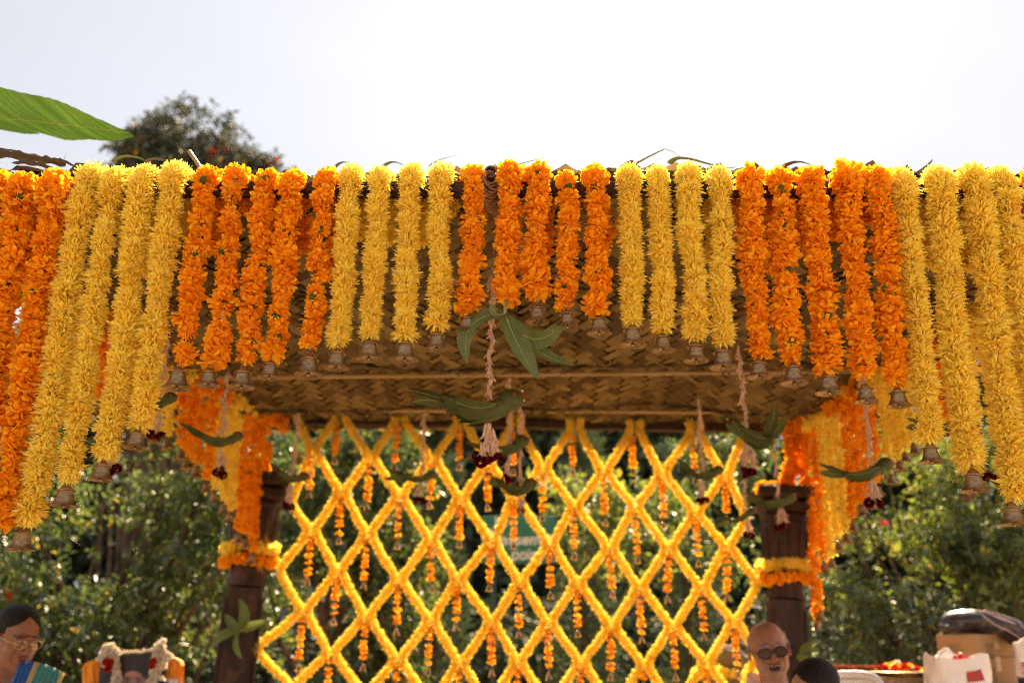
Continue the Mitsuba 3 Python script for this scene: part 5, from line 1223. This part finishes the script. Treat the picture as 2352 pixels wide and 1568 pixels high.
cs = [at(234, 1497, YQ), at(380, 1490, YQ), at(384, 1702, YQ), at(234, 1702, YQ)]
for a, b in zip(cs, cs[1:] + cs[:1]):
    P = np.linspace(a, b, 3); part(k, 'frame_side', tube(P + [0, -.008, 0], .0055, 6), 'mat_black', True)
part(k, 'backing', join([box((cs[1][0] - cs[0][0], .012, cs[0][2] - cs[2][2] - .02), ((cs[0][0] + cs[1][0]) / 2, YQ + .002, (cs[0][2] + cs[2][2]) / 2 - .01))]), 'mat_black')
thin('mat_jasmine', proc(lambda p, n, uv: mix([.82, .78, .68], [.74, .64, .50], noise(p.x * 70, p.y * 70, p.z * 70))), .5, .6)
jr = np.random.default_rng(9); jv, jf, ju = petal_set(jr, [(7, .001, .013, .010, -10), (8, .001, .013, .010, 25), (6, .001, .009, .008, 60)], [(0, .5), (.6, 1.0), (1.0, .45)], .3, 14); shapegroup('jasmine_shape', (jv, jf), 'mat_jasmine', True, uv=ju)
g = thing('portrait_garland', 'thick white jasmine garland with red roses over the portrait corners', 'garland')
for pts, w in (([(240, 1520), (242, 1496), (252, 1486), (262, 1500), (268, 1530), (266, 1560), (258, 1600), (262, 1650)], 12), ([(372, 1530), (376, 1500), (368, 1478), (358, 1486), (362, 1520), (356, 1550), (344, 1580), (338, 1650)], 12), ([(256, 1495), (290, 1496), (310, 1496), (335, 1493), (362, 1489)], 3.2)):
    C = resample([at(x, y, YQ - .03) for x, y in pts], .0075 if w > 5 else .010)
    for i, c in enumerate(C):
        for _ in range(3 if w > 5 else 1): inst(sub(g, 'bloom'), 'jasmine_shape', mat4(frame(unit(jr.normal(0, 1, 3) + [0, -.5, 0])), c + jr.normal(0, .4, 3) * w * mp * [1, .8, 1], (1.15 if w > 5 else .7) * jr.uniform(.8, 1.2)))
    part(g, 'thread', tube(C, .0015, 5), 'mat_cord', True)
thin('mat_redrose', proc(lambda p, n, uv: mix([.70, .045, .012], [.50, .015, .012], uv.x)), .4, .45); shapegroup('red_rose_shape', (RV, RF), 'mat_redrose', True, uv=np.repeat(np.random.default_rng(4).uniform(size=22), 25)[:, None] * [1, 0] + [0, .5])
for x, y, r in ((243, 1520, 8), (252, 1532, 8), (246, 1536, 7), (255, 1520, 7), (352, 1518, 8), (350, 1530, 6)): inst(sub(g, 'rose'), 'red_rose_shape', mat4(frame(unit([jr.normal(0, .3), -1, .2])), at(x, y, YQ - .055), r * mp / .026))

# at the right: cartons under a dark bag, carrier bags, a tray of flowers, a plastic chair, terracotta lamps
YC = 5.2; mc = YC * 1.03 / FPX
def carton_fn(p, n, uv):
    d = mix([.42, .27, .145], [.34, .215, .115], fbm(p.x * 6, p.y * 6, p.z * 6)); return mix(d, [.25, .15, .08], smoothstep(.72, .8, fbm(p.x * 25, p.y * 25, p.z * 25)))
mat('mat_carton', {'type': 'diffuse', 'reflectance': proc(carton_fn)}); mat('mat_tape', {'type': 'roughplastic', 'diffuse_reflectance': rgb(.48, .34, .18), 'alpha': .12}); mat('mat_print', {'type': 'diffuse', 'reflectance': rgb(.16, .10, .07)})
mat('mat_whitebag', {'type': 'principled', 'base_color': cloth_fn((.78, .73, .70), (.70, .64, .60), 30), 'roughness': .35, 'specular': .5}); mat('mat_redprint', {'type': 'principled', 'base_color': rgb(.38, .02, .02), 'roughness': .4}); mat('mat_table', {'type': 'diffuse', 'reflectance': wood_fn((.30, .20, .12), (.18, .11, .06))})
mat('mat_darkbag', {'type': 'principled', 'base_color': cloth_fn((.016, .015, .020), (.03, .028, .034), 40), 'roughness': .33, 'specular': .5}); mat('mat_piping', {'type': 'principled', 'base_color': rgb(.36, .24, .25), 'roughness': .5})
yaw = math.radians(38)
def carton(top_px, w, dpt, h, label, name='carton'):
    """top_px: px of the near top corner."""
    k = thing(name, label, 'carton', None); p = at(*top_px, YC); C = rot([0, 0, 1], yaw); o = p + C @ np.array([w / 2, dpt / 2, 0.0]) ; 
    part(k, 'box', xf(box((w, dpt, h), (0, 0, -h / 2), .004), C, o), 'mat_carton'); part(k, 'tape', join([xf(box((.05, dpt + .002, .0016), (0, 0, .0008)), C, o), xf(box((.05, .0016, .07), (0, -dpt / 2 - .0008, -.035)), C, o)]), 'mat_tape')
    pr = []
    for i in range(5): pr.append(xf(box((.085 - .012 * (i % 3), .0012, .006), (-w * .2, -dpt / 2 - .0006, -.05 - .016 * i)), C, o))
    for i in range(4): pr.append(xf(box((.0012, .07 - .012 * (i % 2), .005), (-w / 2 - .0006, .02, -.05 - .014 * i)), C, o))
    part(k, 'printing', join(pr), 'mat_print', label='faded printed lines'); return o
H1 = (at(2243, 1455, YC) - at(2243, 1507, YC))[2]
carton((2243, 1455), .36, .22, H1, 'upper brown carton under the dark bag')
lo = at(2246, 1508, YC); zlow = lo[2] - .004; tb = zlow - .16
carton((2248, 1509), .37, .23, .16, 'lower brown carton of the two stacked at the right edge')
k = thing('wooden_table', 'brown wooden table under the cartons, bags and tray', 'table'); x0, x1 = at(1985, 1560, YC)[0], at(2480, 1560, YC)[0]
part(k, 'top', box((x1 - x0, .75, .03), ((x0 + x1) / 2, YC + .12, tb - .016), .005), 'mat_table')
for sx in (x0 + .05, x1 - .05):
    for sy in (YC - .2, YC + .44): part(k, 'leg', box((.05, .05, tb - .031), (sx, sy, (tb - .031) / 2), .005), 'mat_table')
# the dark bag slumped over the cartons
def bag_sdf(P):
    n = meshkit.fbm(P * [14, 14, 9], 3, 3) - .5; d = ell(P, (0, 0, 0), (.125, .11, .052)); d = smin(d, ell(P, (.15, 0, -.028), (.12, .10, .045)), .05); d = smin(d, ell(P, (.25, -.01, -.085), (.07, .09, .05)), .05); d = smin(d, ell(P, (-.09, 0, -.035), (.06, .08, .022)), .03); return d + .016 * n + .003 * np.sin(P[..., 0] * 60 + P[..., 1] * 90)
k = thing('dark_bag', 'shiny dark bag with pinkish piping slumped on the cartons', 'bag'); bc = at(2228, 1422, YC) + [.03, .10, 0]
v, f = sdf_mesh(bag_sdf, (-.2, -.16, -.18), (.36, .16, .09), .008); put(sub(k, 'bag_body'), (v + bc, f), 'mat_darkbag', True)
from scipy.spatial import cKDTree
kt = cKDTree(v)
for pts in ([(.03, -.10, .03), (.07, -.115, -.01), (.13, -.115, -.06), (.20, -.11, -.10), (.28, -.09, -.12)], [(.02, -.06, .05), (.10, -.09, .03), (.16, -.1, .0), (.20, -.1, -.02)], [(.08, -.02, .05), (.16, -.05, .02), (.24, -.07, -.04), (.32, -.06, -.07)]):
    C = spline(pts, 24); C = v[kt.query(C)[1]]; C[1:-1] = (C[:-2] + 2 * C[1:-1] + C[2:]) / 4; part(k, 'piping', tube(C + bc + [0, -.003, .001], .0042, 6), 'mat_piping', True)


def soft_bag(label, ctr, w, h, Y, seed, patches):
    k = thing('carrier_bag', label, 'bag'); rng = np.random.default_rng(seed); n, m = 48, 18; c = at(*ctr, Y); V = []
    for s in np.linspace(0, 1, m):
        for a in np.arange(n) * 2 * math.pi / n:
            r = (1 - .10 * s) * (1 + .09 * math.sin(3 * a + seed) * (s + .2) + .05 * math.sin(7 * a + 5 * s)); V.append([w / 2 * r * np.sign(math.cos(a)) * abs(math.cos(a))**.7, w * .32 * r * np.sign(math.sin(a)) * abs(math.sin(a))**.7, h * (s - .5) + (.012 * math.sin(2 * a + seed) + .004 * math.sin(5 * a)) * s])
    V = np.array(V); i, j = np.meshgrid(np.arange(m - 1), np.arange(n), indexing='ij'); F = tri(np.stack([i * n + j, i * n + (j + 1) % n, (i + 1) * n + (j + 1) % n, (i + 1) * n + j], -1).reshape(-1, 4))
    Vi = V * [.97, .97, 1.0]; put(sub(k, 'bag_body'), (np.vstack([V, Vi]) + c, np.vstack([F, F[:, ::-1] + len(V)])), 'mat_whitebag', True); hnd = []
    for sg in (-1, 1):
        P = spline([[-w * .22, sg * w * .26, h * .48], [-w * .10, sg * w * .22, h * .62], [w * .10, sg * w * .22, h * .63], [w * .22, sg * w * .26, h * .48]], 16); hnd.append(blade(P, np.full(16, .02), [0, 1, .2], .1))
    part(k, 'handle', join(hnd), 'mat_whitebag', True)
    for (a0, a1, s0, s1) in patches:
        q = []
        for s in np.linspace(s0, s1, 6):
            for a in np.linspace(a0, a1, 10):
                r = (1 - .10 * s) * (1 + .09 * math.sin(3 * a + seed) * (s + .2) + .05 * math.sin(7 * a + 5 * s)) + .012; q.append([w / 2 * r * np.sign(math.cos(a)) * abs(math.cos(a))**.7, w * .32 * r * np.sign(math.sin(a)) * abs(math.sin(a))**.7, h * (s - .5) + (.012 * math.sin(2 * a + seed) + .004 * math.sin(5 * a)) * s])
        i, j = np.meshgrid(np.arange(5), np.arange(9), indexing='ij'); part(k, 'red_print', (np.array(q) + c, tri(np.stack([i * 10 + j, i * 10 + j + 1, (i + 1) * 10 + j + 1, (i + 1) * 10 + j], -1).reshape(-1, 4))), 'mat_redprint', True)
soft_bag('white carrier bag with red print in front of the cartons', (2196, 1556), .30, .20, YC - .28, 2, [(4.75, 5.3, .45, .70)])
k = thing('packet_heap', 'red and pale packets poking out of the white bag before the cartons', 'packets'); bc_ = at(2180, 1516, YC - .28); pr = np.random.default_rng(3)
for i in range(5): part(k, 'packet', xf(box((.07, .035, .06), (0, 0, 0), .012), rot(pr.normal(0, 1, 3), .6), bc_ + [-.05 + .028 * i, pr.normal(0, .02), pr.normal(0, .006)]), 'mat_redprint' if i % 2 == 0 else 'mat_whitebag')
soft_bag('white and red bag at the right edge beside the cartons', (2372, 1512), .16, .17, YC - .10, 5, [(3.6, 5.6, .05, .42)])

# the tray of flowers and fruit
k = thing('flower_tray', 'tray heaped with red, yellow and white blooms left of the white bag', 'tray'); tc = at(2066, 1546, YC - .1); rg = np.random.default_rng(17)
part(k, 'tray', xf(lathe([(0, -.012), (.12, -.012), (.135, .010), (.13, .012), (.115, -.006), (0, -.006)], 32), p=tc), 'mat_bell', 40)
for i in range(34):
    a, r = rg.uniform(0, 6.28), .10 * math.sqrt(rg.uniform()); gid = ['orange_far_flower_shape_0', 'yellow_far_flower_shape_1', 'red_rose_shape', 'jasmine_shape', 'red_rose_shape'][i % 5]; inst(sub(k, 'bloom'), gid, mat4(frame(unit([rg.normal(0, .4), rg.normal(0, .4) - .4, 1])), tc + [r * math.cos(a), r * math.sin(a), .010 + .042 * (1 - r / .1) * rg.uniform(.4, 1)], 1.7 if gid == 'jasmine_shape' else 1.0))
k = thing('wooden_crate', 'brown wooden crate under the flower tray', 'crate'); cw = .26; ch = tc[2] - .013 - tb
for i in range(2): 
    for sy in (-1, 1): part(k, 'plank', box((cw, .012, ch * .46), (tc[0], tc[1] + sy * .11, tb + ch * (.25 + .5 * i)), .003), 'mat_table')
    for sx in (-1, 1): part(k, 'plank', box((.012, .208, ch * .46), (tc[0] + sx * (cw / 2 - .006), tc[1], tb + ch * (.25 + .5 * i)), .003), 'mat_table')
part(k, 'lid', box((cw + .02, .25, .012), (tc[0], tc[1], tc[2] - .0185), .003), 'mat_table')
# terracotta oil lamps on a low wall
mat('mat_terracotta', {'type': 'diffuse', 'reflectance': proc(lambda p, n, uv: mix([.42, .145, .07], [.30, .095, .05], fbm(p.x * 40, p.y * 40, p.z * 40)))}); mat('mat_stone', {'type': 'bumpmap', 'arbitrary': proc(lambda p, n, uv: fbm(p.x * 30, p.y * 30, p.z * 30)), 'scale': .02, 'bsdf': {'type': 'diffuse', 'reflectance': proc(lambda p, n, uv: mix([.22, .19, .16], [.12, .10, .085], fbm(p.x * 14, p.y * 14, p.z * 14)))}})
lampm = lathe([(0, 0), (.022, 0), (.034, .012), (.038, .020), (.035, .022), (.028, .012), (0, .006)], 18); shapegroup('lamp_shape', lampm, 'mat_terracotta', 40)
YT = 5.6; tz = at(1940, 1538, YT)[2]; xa, xb = at(1860, 1530, YT)[0], at(2010, 1530, YT)[0]
k = thing('stone_bench', 'low grey stone bench with clay lamps behind the white chair', 'bench'); part(k, 'slab', box((xb - xa + .1, .34, .05), ((xa + xb) / 2, YT + .05, tz - .026), .008), 'mat_stone')
for s in (xa + .03, xb - .03): part(k, 'support', box((.10, .28, tz - .052), (s, YT + .05, (tz - .052) / 2), .01), 'mat_stone')
for i in range(16):
    kx = xa + .02 + (i % 8) * (xb - xa) / 8; c = np.array([kx + rg.normal(0, .006), YT - .05 + .085 * (i // 8), tz]); n_ = thing('clay_lamp', f"clay oil lamp, {ORD[i % 8]} from left in the {'front' if i < 8 else 'rear'} row on the stone bench", 'lamp', 'clay lamps on the stone bench')
    inst(n_, 'lamp_shape', mat4(frame([rg.normal(0, .12), rg.normal(0, .12), 1]), c, 1.0))
# the white plastic chair back
mat('mat_plastic', {'type': 'roughplastic', 'diffuse_reflectance': rgb(.72, .68, .66), 'alpha': .18})
k = thing('plastic_chair', 'white moulded plastic chair, only its back showing right of the dark haired person', 'chair'); YK = 4.6
tl, tr = at(1888, 1548, YK), at(2022, 1546, YK); zt = tl[2]; xm, hw = (tl[0] + tr[0]) / 2, (tr[0] - tl[0]) / 2
P = spline([[xm - hw - .02, YK, zt - .42], [xm - hw + .0, YK, zt - .12], [xm - hw * .86, YK, zt - .02], [xm, YK + .03, zt], [xm + hw * .86, YK, zt - .02], [xm + hw, YK, zt - .12], [xm + hw + .02, YK, zt - .42]], 48)
part(k, 'back_frame', tube(P, .017, 10), 'mat_plastic', True)
n = 20; V = [[xm + hw * .92 * a, YK + .03 * (1 - a * a) - .002, zt - .02 - .36 * s - .03 * abs(a)**6] for a in np.linspace(-1, 1, n) for s in np.linspace(0, 1, 10)]; i, j = np.meshgrid(np.arange(n - 1), np.arange(9), indexing='ij'); F = tri(np.stack([i * 10 + j, (i + 1) * 10 + j, (i + 1) * 10 + j + 1, i * 10 + j + 1], -1).reshape(-1, 4)); V = np.array(V); part(k, 'back_panel', (np.vstack([V, V + [0, .006, 0]]), np.vstack([F, F[:, ::-1] + len(V)])), 'mat_plastic', True)
for q in (-.5, 0, .5): part(k, 'back_slat', tube([[xm + hw * q, YK - .010, zt - .06], [xm + hw * q, YK - .008, zt - .34]], .010, 8), 'mat_plastic', True)
part(k, 'seat', box((hw * 2, .42, .03), (xm, YK - .22, zt - .44), .012), 'mat_plastic')
for sx in (-1, 1):
    for sy in (YK - .40, YK - .02): part(k, 'leg', tube([[xm + sx * hw * .95, sy, zt - .45], [xm + sx * hw * 1.08, sy, 0]], [.022, .016], 10), 'mat_plastic', True)
# the stone grinder with a yellow garland, between the lattice and the man
k = thing('grinding_stone', 'rough grey grinding stone left of the bald man', 'stone'); gc = at(1668, 1516, 5.5); st = trimesh.creation.icosphere(subdivisions=4); v = np.array(st.vertices); v = v * (1 + .22 * (meshkit.fbm(v * 2 + 4, 4, 1) - .5)[:, None]); put(sub(k, 'stone'), (v * [.10, .10, .085] + gc, st.faces), 'mat_stone', True)
part(k, 'plinth', xf(lathe([(0, 0), (.17, 0), (.15, gc[2] - .14), (.13, gc[2] - .07), (0, gc[2] - .06)], 20), p=[gc[0], gc[1], 0]), 'mat_stone', 30)
g = thing('stone_garland', 'yellow garland wound round the foot of the grinding stone', 'garland'); a = np.linspace(0, 6.283, 50); P = gc + np.stack([.155 * np.cos(a), .155 * np.sin(a), -.062 + .012 * np.sin(a * 2)], 1); strand(g, Y_, P, .02, .030, rg, far=True); part(g, 'thread', tube(P, .0015, 4), 'mat_cord', True)
# the low dark hedge along the ground
bush('clipped_hedge', 'low dark hedge running along the ground behind everything', [[x, 12.5, 1.0, 1.0, .5, 1.15] for x in np.arange(-7, 8.5, 1.1)], 3600, 71, 'leaf_dark', 'hedge', leaf=.13, gap=.2, shell=.3, trunk=False)
